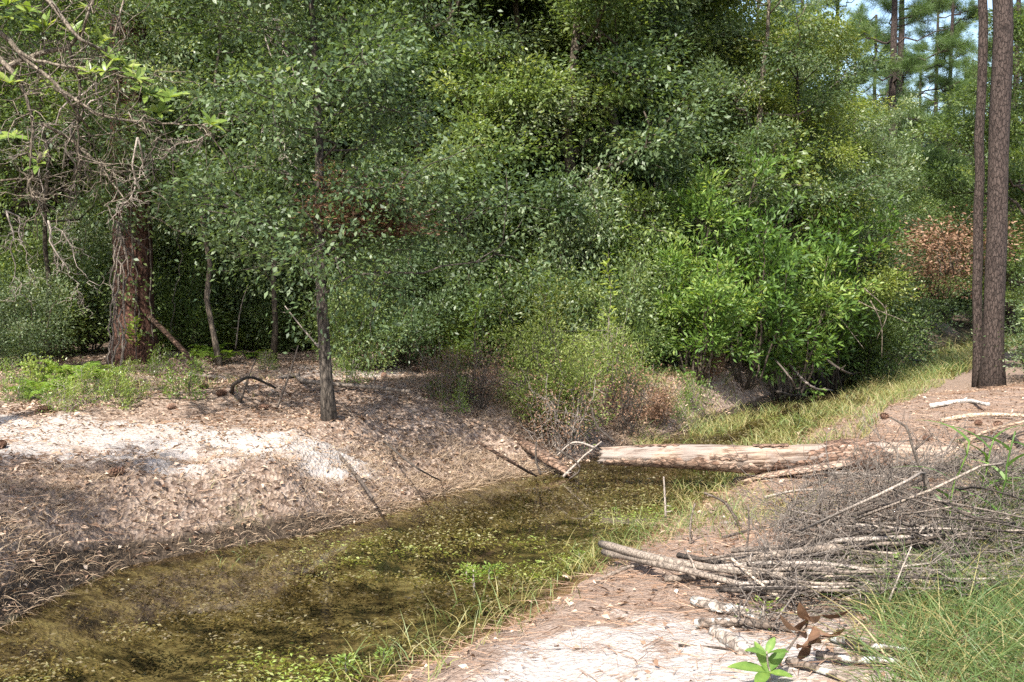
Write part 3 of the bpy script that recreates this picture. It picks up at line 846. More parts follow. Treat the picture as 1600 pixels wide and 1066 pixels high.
p = on_ground(1030, 672); set_shrub('dead', p[0], p[1], max(p[2], .05), .42, 'low bush with rust brown dead leaves by the log end', name='dead_bush', cat='bush')
p = on_ground(985, 690); set_shrub('bare', p[0] - .1, p[1] + .2, .0, .95, 'bare twiggy bush tangled at the water edge by the log', name='bare_bush', cat='bush')
p = on_ground(880, 722); set_shrub('bare', p[0], p[1] + .1, max(p[2], .0), .85, 'bare grey twigs rooted in the eroded bank', name='bare_bush', cat='bush')
p = on_ground(745, 640); set_shrub('bare', p[0], p[1], p[2], .75, 'grey leafless bush on the bank above the rotten log', name='bare_bush', cat='bush')
p = on_ground(690, 625); set_shrub('bare', p[0], p[1], p[2], .6, 'low leafless bush beside the shade of the slender oak', name='bare_bush', cat='bush')
p = on_ground(1110, 600); set_shrub('dead', p[0], p[1], p[2], .42, 'rust brown dead leaves under the bright bay bush', name='dead_bush', cat='bush')
p = on_ground(720, 560); set_shrub('dead', p[0], p[1], p[2], .35, 'small brown leafed dead bush below the yellow green shrubs', name='dead_bush', cat='bush')


def hanging_dead(px, py, Y, s, label, kind='rust'):
    c = at_y(px, py, Y)
    o = plant_tree('dead_branch', SH[kind], (c[0], c[1], c[2] - .8 * s), rr.uniform(0, 6), (s * 1.35, s, s * .75), label, 'branch', None, ('twigs', 'dead_leaves'))
    return o


hanging_dead(578, 240, 10.9, 1.0, 'branch of rust brown dead leaves hanging in the slender oak', 'russet')
hanging_dead(1485, 360, 20.5, 1.0, 'big branch of rust brown dead leaves by the pair of pines')
hanging_dead(1470, 410, 22.5, .9, 'lower branch of brown dead leaves beyond the stream bend')

# saplings
def sapling(seed, h, leaf, mat, n=70):
    g = np.random.default_rng(seed); wood = Geo(); lf = Geo()
    tp = wander((0, 0, -.05), (g.normal() * .05 * h, g.normal() * .05 * h, h), 9, .05, r=g)
    tube(wood, tp, np.linspace(.012, .003, 9), 5, .5)
    t = g.uniform(.4, 1, n) * 8; i = np.minimum(t.astype(int), 7)
    P = tp[i] + (tp[i + 1] - tp[i]) * (t - i)[:, None]
    a = g.uniform(0, 6.28, n)
    D = np.stack([np.cos(a), np.sin(a), g.uniform(.0, .9, n)], 1)
    P = P + unit(D) * (g.random((n, 1)) * .22 * (1.1 - t[:, None] / 8))
    leaves(lf, P, D, unit(np.array([0, 0, 1.]) + g.normal(size=(n, 3)) * .35), leaf * g.uniform(.6, 1.1, n), leaf * .36, np.clip(g.normal(.6, .18, n), 0, 1))
    return wood.mesh('stem', M['twig']), lf.mesh('foliage', M[mat])


for px, Y, h, lb in [(948, 15.2, 1.85, 'slim pale sapling with bright leaves rising before the dark thicket'), (852, 15.0, 1.5, 'thin sapling with few leaves near the green stream bush'),
                     (742, 15.5, 1.25, 'young sapling with yellow green leaves beside the brown dead bush'), (212, 16.3, .75, 'leafy sprout growing at the foot of the thick old pine')]:
    p = standing(px, Y)
    plant_tree('sapling', sapling(int(px), h, .12, 'bright_leaf'), p, 0, 1, lb, 'sapling', None, ('stem', 'foliage'))

# low yellow-green weeds on the left bank
k = 0
for px, py in [(25, 600), (60, 618), (95, 630), (130, 612), (150, 632), (175, 615), (200, 600), (215, 625), (185, 640), (110, 640), (20, 628), (240, 590), (560, 575), (700, 618), (720, 640), (300, 622), (420, 575), (505, 560), (545, 600), (660, 530), (690, 540), (1080, 640), (1060, 655)]:
    p = on_ground(px + rr.uniform(-8, 8), py + rr.uniform(-4, 4))
    set_shrub('low', p[0], p[1], p[2], rr.uniform(.4, .75), 'low yellow green weed on the sandy leaf litter', 'low weeds on the bank', 'weed', 'weed')


# ferns
def fern_mesh(seed):
    g = np.random.default_rng(seed); lf = Geo()
    t = np.linspace(0, 1, 12); L = .55
    sp = np.stack([t * L * .75, np.zeros(12), L * (.75 * t - .55 * t ** 2.4)], 1)
    tube(lf, sp, np.linspace(.004, .001, 12), 3, .2, close=False)
    q = np.linspace(.15, .99, 22); n = len(q)
    P = np.stack([np.interp(q, t, sp[:, i]) for i in range(3)], 1)
    for s in (-1, 1):
        D = np.stack([np.full(n, .35), np.full(n, s), np.full(n, .05)], 1) + g.normal(size=(n, 3)) * .06
        leaves(lf, P, D, np.tile([0, 0, 1.], (n, 1)), .13 * np.sin(math.pi * (.15 + .85 * q)) + .015, .028, np.clip(.45 + .3 * q + g.normal(size=n) * .1, 0, 1))
    return lf.mesh('frond', M['fern'])


FR = [fern_mesh(i) for i in range(3)]
for px, py, s in [(85, 612, 1.0), (112, 600, 1.15), (70, 590, .9), (140, 590, .9), (330, 555, .9), (347, 566, .8), (312, 560, .75), (55, 620, .8), (160, 600, .8), (395, 560, .6)]:
    p = on_ground(px, py)
    e = link('fern', None, None, p, rr.uniform(0, 6), s)
    tag(e, 'bright green fern growing among the weeds ' + ('near the thick old pine' if px < 200 else 'in the shade behind the slender oak'), 'fern', 'ferns by the pines')
    for q in range(8):
        f = link('frond', FR[q % 3], e); f.rotation_euler = (0, rr.uniform(-.25, .25), q * .785 + rr.uniform(-.3, .3)); f.scale = (rr.uniform(.8, 1.1),) * 3


# ------------------------------------------------------------------ sticks
def lift(x, y, dz):
    p = on_ground(x, y)
    q = at_z(x, y, p[2] + dz)
    for _ in range(2):
        q = at_z(x, y, max(ground_z(q[0], q[1]), 0) + dz)
    return q


def stick(px, w, mat, label, group=None, dz=.03, cat='stick', name='stick', n=14, amp=.012, sides=7, stubs=0, plane=None, taper=.55, knots=.06):
    """a stick through photograph points; width in pixels at its thick end"""
    if plane is None:
        dzs = dz if hasattr(dz, '__len__') else [dz] * len(px)
        P = [lift(x, y, z) for (x, y), z in zip(px, dzs)]
    else:
        P = [at_y(x, y, plane) for x, y in px]
    P = np.array(P)
    S = spline(P, n)
    L = np.linalg.norm(P[-1] - P[0])
    S = S + np.cumsum(rng.normal(size=(n, 3)) * amp * L * .12, 0) * np.sin(np.linspace(0, math.pi, n))[:, None]
    r0 = w / 2 / F_PX * np.linalg.norm(P[0] - EYE)
    rad = np.linspace(r0, r0 * taper, n) * (1 + knots * rng.normal(size=n))
    o0 = S[n // 2].copy()
    g = Geo()
    tube(g, S - o0, rad, sides, .5, .06)
    for _ in range(stubs):
        i = rng.integers(1, n - 1)
        d = unit(rng.normal(size=3)) * r0 * rng.uniform(3, 9)
        d[2] = abs(d[2]) * .6
        tube(g, wander(S[i] - o0, S[i] - o0 + d, 4, .1), np.linspace(rad[i] * .5, rad[i] * .25, 4), 5, .5)
    o = link(name, g.mesh(name, M[mat], True), None, o0)
    return tag(o, label, cat, group)


G1 = 'sticks of the brush pile'
stick([(939, 850), (1060, 877), (1232, 897), (1479, 908)], 13, 'stick', 'long grey stick whose sawn end lies topmost toward the stream', G1, dz=[.14, .14, .13, .1], stubs=3)
stick([(945, 863), (1060, 890), (1222, 930)], 13, 'stick', 'pale brown stick lying just below the long grey stick', G1, dz=[.10, .10, .06], stubs=2)
stick([(1146, 877), (1283, 857), (1438, 848)], 14, 'stick', 'thick grey stick slanting up across the middle of the brush pile', G1, dz=[.08, .14, .14], stubs=3)
stick([(1187, 866), (1321, 835), (1386, 829), (1472, 848), (1540, 861)], 8, 'dark_stick', 'crooked dark branch arching over the top of the brush pile', G1, dz=[.1, .2, .22, .18, .1], stubs=3)
stick([(1060, 868), (1163, 885), (1369, 890), (1540, 865), (1600, 854)], 8, 'dark_stick', 'long dark bowed stick reaching from pile into the green grass', G1, dz=[.1, .1, .12, .16, .2], stubs=3)
stick([(1506, 899), (1610, 876)], 9, 'stick', 'grey stick end poking into the long green grass', G1, dz=.1)
stick([(1142, 872), (1190, 915), (1245, 957)], 5, 'bare_wood', 'thin tan stick leaning across the sawn sticks', G1, dz=[.16, .12, .02])
stick([(1163, 930), (1230, 937), (1300, 938)], 4.5, 'stick', 'slim light stick on the sand under the pile', G1, dz=.03)
stick([(1304, 926), (1370, 927), (1437, 925)], 6, 'stick', 'short light stick low on the grassy side of the pile', G1, dz=.05)
stick([(932, 908), (980, 888), (1052, 872)], 7, 'stick', 'short crooked stick slanting down to the stream grass', G1, dz=.04)
stick([(1040, 905), (1120, 900), (1180, 912)], 11, 'stick', 'short thick stick end beneath the sawn sticks', G1, dz=.04)
stick([(1130, 840), (1200, 820), (1290, 795)], 5, 'dark_stick', 'thin dark stick slanting behind the brush pile', G1, dz=.06, stubs=3)
g1 = random.Random(12)
for i in range(62):
    x0 = g1.uniform(1090, 1300); y0 = g1.uniform(852, 925); ln = g1.uniform(160, 360)
    sl = g1.uniform(-.11, .07)
    stick([(x0, y0), (x0 + ln * .5, y0 + ln * .5 * sl + g1.uniform(-8, 8)), (x0 + ln, y0 + ln * sl + g1.uniform(-8, 8))], g1.uniform(3.5, 9), g1.choice(['stick', 'dark_stick', 'dark_stick', 'twig']),
          'thin weathered stick stacked in the middle of the brush pile', 'stacked thin sticks of the brush pile', dz=[g1.uniform(.02, .12), g1.uniform(.03, .2), g1.uniform(.02, .15)], stubs=3, n=9, sides=6, amp=.03)
G2 = 'sticks on the mound behind the brush pile'
for i in range(44):
    x0 = g1.uniform(1180, 1520); y0 = g1.uniform(738, 850); ln = g1.uniform(60, 230)
    sl = g1.uniform(-.45, .35)
    stick([(x0, y0), (x0 + ln * .5, y0 + ln * .5 * sl + g1.uniform(-12, 12)), (x0 + ln, y0 + ln * sl)], g1.uniform(2.2, 5), g1.choice(['stick', 'dark_stick', 'twig', 'twig']),
          'thin grey twig strewn over the mound behind the brush pile', G2, dz=[g1.uniform(.02, .15), g1.uniform(.03, .28), g1.uniform(.02, .2)], stubs=5, n=9, sides=5, amp=.05)
stick([(1250, 762), (1333, 741), (1440, 735), (1556, 742), (1610, 754)], 6, 'dark_stick', 'long dark bough arched along the top of the mound', G2, dz=[.04, .1, .14, .12, .06], stubs=5)
stick([(1320, 752), (1440, 727), (1560, 735)], 5, 'stick', 'thin bough lying against the buried end of the fallen log', G2, dz=.08, stubs=4)
Yb = on_ground(1490, 808)[1]
stick([(1490, 808), (1456, 773), (1440, 736), (1425, 696), (1418, 670), (1390, 652)], 8, 'twig', 'forked bare branch standing up from the brush mound', None, plane=Yb - .15, cat='branch', name='upright_branch', taper=.3)
stick([(1428, 704), (1456, 679)], 4, 'dark_stick', 'short dark fork of the upright bare branch', None, plane=Yb - .15, cat='branch', name='upright_branch')
Yb = on_ground(1157, 826)[1]
stick([(1157, 826), (1147, 806), (1132, 785), (1100, 770)], 5.5, 'dark_stick', 'dark crooked twig leaning toward the stream from the grass', None, plane=Yb, name='upright_twig', cat='twig')
for pts, lb in [([(1079, 856), (1080, 810), (1086, 787)], 'dark thin twig upright in the pale grass by the stream'), ([(1165, 870), (1170, 815), (1169, 788)], 'dark thin twig upright at the brush pile corner'),
                ([(1379, 968), (1396, 923), (1424, 854)], 'leaning twig with fresh green sprigs before the sticks'), ([(1040, 810), (1039, 775), (1037, 745)], 'single thin grey reed stem standing in the water')]:
    stick(pts, 4, 'dark_stick' if 'dark' in lb else 'twig', lb, None, plane=on_ground(*pts[0])[1], name='upright_twig', cat='twig', n=8, stubs=3, amp=.03)
# lichen-covered pieces in front
stick([(1086, 940), (1130, 950), (1187, 962)], 18, 'lichen_stick', 'short stub of a branch spotted with pale lichen', None, dz=.03, cat='branch', name='cut_branch', taper=.8, sides=10)
stick([(1087, 974), (1150, 972), (1225, 979), (1300, 996), (1358, 1014)], 14, 'lichen_stick', 'long crooked lichen covered branch beside the dead leaves', None, dz=.03, cat='branch', name='cut_branch', sides=10, stubs=2)
stick([(1117, 987), (1138, 998), (1166, 1018)], 24, 'lichen_stick', 'short fat broken branch end on the sand', None, dz=.02, cat='branch', name='cut_branch', sides=10, taper=.9)
stick([(1232, 1033), (1280, 1046), (1338, 1070)], 13, 'lichen_stick', 'lichen branch half hidden in sand near the seedling', None, dz=.02, cat='branch', name='cut_branch', sides=10)
stick([(1278, 1024), (1340, 1030), (1406, 1034)], 14, 'lichen_stick', 'pale branch running into the long green grass', None, dz=.03, cat='branch', name='cut_branch', sides=10)
stick([(1320, 1000), (1375, 1012), (1440, 1018)], 10, 'lichen_stick', 'grey branch piece among the first green grass blades', None, dz=.04, cat='branch', name='cut_branch', sides=9)
stick([(1060, 1008), (1120, 1012), (1190, 1022)], 4, 'stick', 'thin stick flat on the white sand', None, dz=.01)
# far right bank
stick([(1453, 635), (1486, 629), (1545, 632)], 8, 'bleached', 'bleached white branch lying on reddish needles', None, dz=.03, cat='branch', name='fallen_branch', stubs=2)
stick([(1471, 657), (1523, 649), (1612, 650)], 8, 'bare_wood', 'pale fallen branch lying across the needle covered bank', None, dz=.03, cat='branch', name='fallen_branch', stubs=2)
stick([(1469, 722), (1534, 678), (1612, 656)], 7, 'bare_wood', 'tan barkless branch propped on the end of the log', None, dz=[.1, .2, .25], cat='branch', name='fallen_branch')
stick([(1500, 690), (1560, 684), (1600, 700)], 9, 'dark_stick', 'dark rotting branch between the pine cones', None, dz=.03, cat='branch', name='fallen_branch', stubs=2)
stick([(1545, 722), (1612, 696)], 7, 'stick', 'grey branch pointing away from the log end', None, dz=.04, cat='branch', name='fallen_branch')
# left bank
stick([(519, 700), (550, 735), (582, 778)], 6, 'dark_stick', 'dark stick lying down the leafy slope below the slender oak', None, dz=.03)
stick([(600, 690), (650, 730), (690, 752)], 3.5, 'twig', 'thin pale stick on the leafy slope near the water', None, dz=.02)
stick([(362, 612), (372, 597), (395, 590), (430, 606)], 7, 'dark_stick', 'dark arched root beside the slender oak', None, dz=[.0, .14, .16, .02], name='root', cat='root')
stick([(418, 598), (460, 588), (500, 600), (560, 605), (640, 612)], 9, 'dark_stick', 'dark fallen bough in the shade behind the slender oak', None, dz=[.05, .12, .08, .04, .03], cat='branch', name='fallen_branch', stubs=4)
stick([(300, 585), (350, 590), (385, 600)], 6, 'stick', 'brown stick on the slope below the thick old pine', None, dz=.03)
stick([(262, 536), (300, 562), (316, 580)], 9, 'rotten', 'rotting grey wood piece leaning from the thick old pine', None, dz=.05, cat='branch', name='fallen_branch')
Yd = on_ground(470, 600)[1] + .6
stick([(500, 545), (470, 510), (445, 478)], 3.5, 'twig', 'grey dead branch leaning up beside the slender oak', None, plane=Yd, cat='branch', name='dead_limb', stubs=4, taper=.4)
stick([(432, 640), (450, 590), (466, 540)], 4, 'dark_stick', 'thin dark stem leaning beside the arched root', None, plane=on_ground(432, 640)[1], name='dead_sapling', cat='sapling', stubs=2)
stick([(375, 632), (388, 590), (400, 560)], 3.5, 'dark_stick', 'short dead stem standing on the shaded mound', None, plane=on_ground(375, 632)[1], name='dead_sapling', cat='sapling', stubs=2)
stick([(368, 545), (378, 470), (388, 445)], 2.5, 'twig', 'slim grey dead stem standing in the shaded wood', None, plane=17.5, name='dead_sapling', cat='sapling', stubs=2)
# far bank, dead limbs hanging to the stream
for pts, w_, lb in [([(1225, 560), (1262, 600), (1300, 610)], 6, 'grey dead limb sliding down the shaded stream bank'), ([(1205, 555), (1235, 590), (1245, 612)], 4, 'thin dead limb on the shaded bank'),
                    ([(1270, 545), (1310, 575), (1340, 585)], 5, 'pale dead limb reaching toward the far grass'), ([(1390, 555), (1450, 568), (1515, 578)], 8, 'dark fallen limb lying across the far stream grass'),
                    ([(1215, 612), (1250, 618), (1300, 606)], 6, 'broken limb lying at the foot of the shaded bank')]:
    stick(pts, w_ * .7, 'twig' if 'pale' in lb or 'grey' in lb else 'dark_stick', lb, None, dz=[.05, .05, .03], cat='branch', name='dead_limb', stubs=4)
for pts, lb in [([(1300, 440), (1340, 470), (1420, 505)], 'long bare grey limb drooping from the bay bushes'), ([(1360, 470), (1375, 500), (1378, 560)], 'grey drooping twig below the bay bushes'), ([(1300, 480), (1330, 520), (1350, 545)], 'crossing grey twig below the bay bushes'), ([(1350, 450), (1385, 490), (1370, 530)], 'curled bare twig in the tangle below the bay bushes')]:
    stick(pts, 2.2, 'oak_bark', lb, None, plane=18.6, cat='branch', name='bare_limb', stubs=7, taper=.3)


# ------------------------------------------------------------------ the fallen log over the stream
def loft_log(P, rad, sides, seed, rag0=.0, rag1=.0, ridge=.10):
    P = np.asarray(P, float); n = len(P)
    T = unit(np.gradient(P, axis=0)); U = unit(np.cross(T, [0, 0, 1.])); W = np.cross(U, T)
    a = np.arange(sides) * 2 * math.pi / sides
    s = np.linspace(0, 1, n)
    A, S_ = np.meshgrid(a, s)
    nz = fbm(np.cos(A) * 3 + 7 + S_ * 2.0, np.sin(A) * 3 + 3 + S_ * 1.2, seed, 4) - .5
    nf = fbm(A * 5.1, S_ * 26, seed + 9, 3) - .5
    step = np.where(fbm(A * 1.2 + 3, S_ * 9, seed + 5, 3) > .55, .06, 0)
    rr_ = np.asarray(rad)[:, None] * (1 + ridge * 3.2 * nz + ridge * .9 * nf + step)
    V = P[:, None] + rr_[..., None] * (np.cos(A)[..., None] * U[:, None] + np.sin(A)[..., None] * W[:, None])
    V[0] += T[0] * (fbm(a * 3, a * 0, seed + 2) - .5)[:, None] * rag0
    V[-1] += T[-1] * (fbm(a * 3, a * 0, seed + 3) - .5)[:, None] * rag1
    c0 = P[0] + (V[0] - P[0]) * .72 + T[0] * .05; c0b = P[0] + (V[0] - P[0]) * .02 + T[0] * .09
    c1 = P[-1] + (V[-1] - P[-1]) * .72 - T[-1] * .05; c1b = P[-1] + (V[-1] - P[-1]) * .02 - T[-1] * .09
    V = np.concatenate([c0b[None], c0[None], V, c1[None], c1b[None]])
    m = len(V)
    i = np.arange(m - 1)[:, None] * sides; j = np.arange(sides)[None]; j2 = (j + 1) % sides
    F = np.stack([i + j, i + j2, i + sides + j2, i + sides + j], -1).reshape(-1, 4)
    return V.reshape(-1, 3), F, (P, U, W, np.asarray(rad))


LOGY = 10.55
lp = [at_y(937, 712, LOGY + .1), at_y(1060, 713, LOGY), at_y(1180, 717, LOGY - .05), at_y(1320, 712, LOGY), at_y(1400, 711, LOGY), at_y(1500, 715, LOGY)]
LP = spline(lp, 70)
tt = np.linspace(0, 1, 70)
lrad = np.interp(tt, [0, .1, .4, .6, .8, 1], [.075, .09, .122, .122, .125, .10])
lo = LP[0].copy()
log_root = link('fallen_log', None, None, lo)
tag(log_root, 'weathered barkless log lying across the stream as a bridge', 'log')
V, F, fr = loft_log(LP - lo, lrad, 32, 61, .10, .12)
link('log_body', mk_mesh('log_body', V, F, M['log'], smooth=False), log_root)


def plate(fr, s0, s1, a0, a1, th, seed, m=16, k=7):
    P, U, W, rad = fr; n = len(P)
    g = np.random.default_rng(seed)
    rows = []
    for layer in (0, 1):
        grid = np.empty((m, k, 3))
        for i in range(m):
            s = s0 + (s1 - s0) * i / (m - 1)
            jig0 = .22 * g.normal() if layer == 0 else jl[i][0]
            jig1 = .22 * g.normal() if layer == 0 else jl[i][1]
            if layer == 0:
                if i == 0: jl = []
                jl.append((jig0, jig1))
            q = np.clip(s, 0, 1) * (n - 1); i0 = min(int(q), n - 2); f = q - i0
            p = P[i0] * (1 - f) + P[i0 + 1] * f; u = U[i0]; w_ = W[i0]; r = rad[i0]
            narrow = .35 if i in (0, m - 1) else 0
            for j in range(k):
                t = j / (k - 1)
                a = a0 + (a1 - a0) * (t + (jig0 * (1 - t) + jig1 * t) * .6 + narrow * (.5 - t))
                rr2 = r * 1.07 + (th if layer == 0 else 0) + .005 * math.sin(i * 1.7 + j * 2.3) + .012 * (jig0 + jig1) * (t - .5)
                grid[i, j] = p + rr2 * (math.cos(a) * u + math.sin(a) * w_)
        rows.append(grid.reshape(-1, 3))
    V = np.vstack(rows); o = m * k; F = []
    for i in range(m - 1):
        for j in range(k - 1):
            q = [i * k + j, i * k + j + 1, (i + 1) * k + j + 1, (i + 1) * k + j]
            F.append(q); F.append([o + v for v in q[::-1]])
    rim = [i * k for i in range(m)] + [(m - 1) * k + j for j in range(1, k)] + [i * k + k - 1 for i in range(m - 2, -1, -1)] + [j for j in range(k - 2, 0, -1)]
    for a, b in zip(rim, rim[1:] + rim[:1]):
        F.append([a, b, o + b, o + a])
    return V, np.array(F)


for i, (s0, s1, a0, a1) in enumerate([(.01, .17, -1.5, -.25), (.15, .33, -1.6, -.05), (.30, .47, -1.6, -.3), (.44, .60, -1.5, -.1), (.56, .80, -1.2, .75), (.80, .97, -1.3, -.4),
                                      (.30, .40, .0, .45), (.62, .74, .95, 1.7), (.72, .84, 1.2, 2.1), (.42, .52, 1.2, 1.8), (.10, .22, 1.3, 2.0)]):
    V, F = plate(fr, s0, s1, a0, a1, .009, 70 + i)
    b = link('bark_plate', mk_mesh('bark_plate', V, F, M['log_bark']), log_root)


def slab(px, w, thick, mat, label, dz, seed, name='bark_slab', cat='bark'):
    P = np.array([lift(x, y, z) for (x, y), z in zip(px, dz)])
    S = spline(P, 16); o0 = S[8].copy(); S = S - o0
    T = unit(np.gradient(S, axis=0)); U = unit(np.cross(T, [0, 0, 1.])); W = np.cross(U, T)
    g = np.random.default_rng(seed); wm = w / 2 / F_PX * P[0][1]
    ws = wm * (1 + .25 * g.normal(size=16)); ws[0] *= .4; ws[-1] *= .3
    ring = []
    for t in np.linspace(-1, 1, 6):
        ring.append(S + U * (ws * t)[:, None] + W * ((1 - t * t) * wm * .5))
    ring += [q - W * thick for q in ring[::-1]]
    V = np.stack(ring, 1); k = 12
    i = np.arange(15)[:, None] * k; j = np.arange(k)[None]; j2 = (j + 1) % k
    F = np.stack([i + j, i + j2, i + k + j2, i + k + j], -1).reshape(-1, 4)
    caps = []
    for base in (0, 15 * k):
        for q in range(5):
            caps.append([base + q, base + q + 1, base + 10 - q, base + 11 - q])
    return tag(link(name, mk_mesh(name, V.reshape(-1, 3), np.vstack([F, np.array(caps)]), M[mat]), None, o0), label, cat)


slab([(1148, 752), (1240, 737), (1335, 722)], 22, .02, 'log_bark', 'long loose bark slab sliding from the log to the water', [.04, .06, .10], 1)
slab([(1290, 692), (1340, 689), (1382, 693)], 12, .015, 'log_bark', 'curled bark scrap lying behind the middle of the log', [.03, .06, .03], 2)
slab([(1378, 690), (1400, 694), (1425, 699)], 9, .015, 'rotten', 'small dark bark scrap behind the buried log end', [.04, .05, .03], 3)
slab([(1200, 790), (1250, 775), (1300, 770)], 12, .012, 'log_bark', 'flat bark piece on the sand below the log', [.02, .02, .02], 4)

# rotten split log on the far side
rl = [lift(775, 668, -.02), lift(830, 702, .02), at_z(893, 742, .02)]
RP = spline(rl, 30); ro = RP[0].copy()
V, F, _ = loft_log(RP - ro, np.interp(np.linspace(0, 1, 30), [0, .3, .8, 1], [.03, .055, .055, .035]), 18, 88, .12, .15, .2)
tag(link('rotten_log', mk_mesh('rotten_log', V, F, M['rotten']), None, ro), 'dark rotten log sloping down the eroded bank into the water', 'log')
stick([(745, 690), (790, 716), (838, 744)], 6, 'rotten', 'thin rotten limb beside the dark sloping log', None, dz=[.04, .06, .02], cat='branch', name='fallen_branch', stubs=3)
for pts, lb in [([(880, 745), (905, 720), (940, 690)], 'pale curved root at the left end of the log'), ([(870, 700), (905, 735), (890, 748)], 'curled pale root above the water by the log'), ([(845, 742), (835, 715), (838, 690)], 'bare root hanging down the eroded bank'),
                ([(930, 700), (900, 690), (870, 712)], 'arched pale root in front of the green bush'), ([(960, 690), (930, 660), (925, 640)], 'grey stem leaning out of the twigs behind the log')]:
    stick(pts, 4, 'twig', lb, None, plane=10.9, name='root', cat='root', stubs=3, amp=.05)

# weathered stump
sp0 = on_ground(595, 530)
g = Geo(); ht = .62
Vs, Fs, _ = loft_log(np.array([[0, 0, -.1], [.0, 0, .1], [.01, 0, .3], [.0, .01, ht]]) + np.linspace(0, .001, 4)[:, None], np.array([.12, .075, .055, .045]), 14, 33, .0, .25, .2)
tag(link('stump', mk_mesh('stump', Vs, Fs, M['oak_bark']), None, sp0), 'short grey broken stump on top of the sandy mound', 'stump')


# ------------------------------------------------------------------ pine cones
def cone_mesh(seed):
    g = np.random.default_rng(seed); c = Geo()
    t = np.linspace(0, 1, 9)
    tube(c, np.stack([t * .11 - .055, 0 * t, 0 * t], 1), .026 * np.sin(math.pi * (.12 + .80 * t)) + .006, 9, .4)
    n = 60; q = np.linspace(.04, .96, n); a = np.arange(n) * 2.399
    rad = .028 * np.sin(math.pi * (.12 + .80 * q)) + .004
    O = np.stack([0 * q, np.cos(a), np.sin(a)], 1)
    P = np.stack([q * .11 - .055, 0 * q, 0 * q], 1) + O * rad[:, None] * .7
    leaves(c, P, O + np.array([.7, 0, 0]), np.cross(O, np.array([0., .3, .3])) * 0 + unit(O * .6 - np.array([.8, 0, 0])), .028, .022, g.random(n), .1)
    return c.mesh('pine_cone', M['cone'])


CN = [cone_mesh(i) for i in range(2)]
for px, py, where in [(1528, 667, 'n'), (1518, 679, 'n'), (1552, 686, 'n'), (1381, 655, 'n'), (1560, 668, 'n'), (1450, 690, 'n'), (71, 645, 's'), (3, 700, 's'), (267, 640, 's'), (319, 609, 'o'), (412, 641, 'o'), (648, 581, 'm'), (631, 567, 'm'), (600, 590, 'm'), (345, 620, 'o'), (180, 745, 's')]:
    p = on_ground(px, py)
    o = link('pine_cone', CN[px % 2], None, (p[0], p[1], p[2] + .03), rr.uniform(0, 6), rr.uniform(.85, 1.15))
    tag(o, {'n': 'brown pine cone lying on the needle covered bank beyond the log', 's': 'brown pine cone at the edge of the white sand', 'o': 'dark pine cone near the slender oak', 'm': 'brown pine cone below the small sandy mound'}[where], 'pine cone', {'n': 'pine cones beyond the log', 's': 'pine cones by the white sand', 'o': 'pine cones near the slender oak', 'm': 'pine cones below the mound'}[where])


# ------------------------------------------------------------------ big-leaved things near the camera
def big_leaf(name, L, W, mat, curl=.15, tone=.5, seed=0):
    g = np.random.default_rng(seed)
    t = np.linspace(0, 1, 8); wd = W * .5 * np.sin(math.pi * np.clip(t * .94 + .04, 0, 1)) ** .8
    V = []
    for u, wq in zip(t, wd):
        z = -curl * L * u * u
        for s in (-1, 0, 1):
            V.append([u * L, s * wq, z + abs(s) * wq * .28 + g.normal() * L * .006])
    F = []
    for i in range(7):
        for j in range(2):
            F.append([i * 3 + j, i * 3 + j + 1, (i + 1) * 3 + j + 1, (i + 1) * 3 + j])
    return mk_mesh(name, np.array(V), np.array(F), M[mat], np.array([np.clip(tone + (.16 if q % 3 == 1 else 0) + g.normal() * .09, 0, 1) for q in range(len(V))]), True)


BL = [big_leaf('leaf', .13, .045, 'bright_leaf', c, tt_, i) for i, (c, tt_) in enumerate([(.1, .35), (.25, .5), (.0, .65)])]


def rosette(parent, origin, P, n, axis, size=1.0, meshes=BL):
    ax = Vector(unit(np.array(axis, float)))
    for q in range(n):
        a = q * 2.399 + rr.uniform(-.3, .3)
        el = rr.uniform(.1, .9)
        side = ax.orthogonal().normalized()
        from mathutils import Quaternion
        side.rotate(Quaternion(ax, a))
        d = (side * math.cos(el) + ax * math.sin(el)).normalized()
        o = link('leaf', rr.choice(meshes), parent, Vector(P) - Vector(origin))
        z = (ax - d * ax.dot(d)).normalized()
        y = z.cross(d)
        from mathutils import Matrix
        o.rotation_mode = 'QUATERNION'
        o.rotation_quaternion = Matrix((d, y, z)).transposed().to_quaternion()
        o.scale = (size * rr.uniform(.7, 1.15),) * 3


BY = 9.4
bt0 = np.array([-5.35, 9.5, ground_z(-5.35, 9.5)])
bay = link('bay_tree', None, None, bt0)
tag(bay, 'bay tree with grey bare limbs and bright yellow green leaf tufts', 'tree')
g = Geo()
gb = np.random.default_rng(77)
tp = wander((0, 0, -.1), (.15, 0, 5.2), 12, .03, r=gb)
tube(g, tp, np.linspace(.09, .04, 12), 9, .5, .06)
limbs_px = [[(-90, 20), (0, 46), (34, 82), (95, 142), (130, 200)], [(-90, 60), (0, 90), (44, 136), (64, 192), (62, 260)], [(-60, -30), (60, -10), (120, 60), (150, 75), (185, 0)],
            [(-40, 130), (40, 100), (115, 82), (155, 20), (170, -20)], [(95, 142), (160, 190), (235, 205), (330, 200)], [(64, 192), (120, 230), (165, 280), (200, 320)], [(30, 80), (90, 110), (160, 120), (230, 150)],
            [(62, 240), (40, 290), (70, 340)], [(100, 60), (115, 130), (120, 230), (125, 280)]]
tips = []
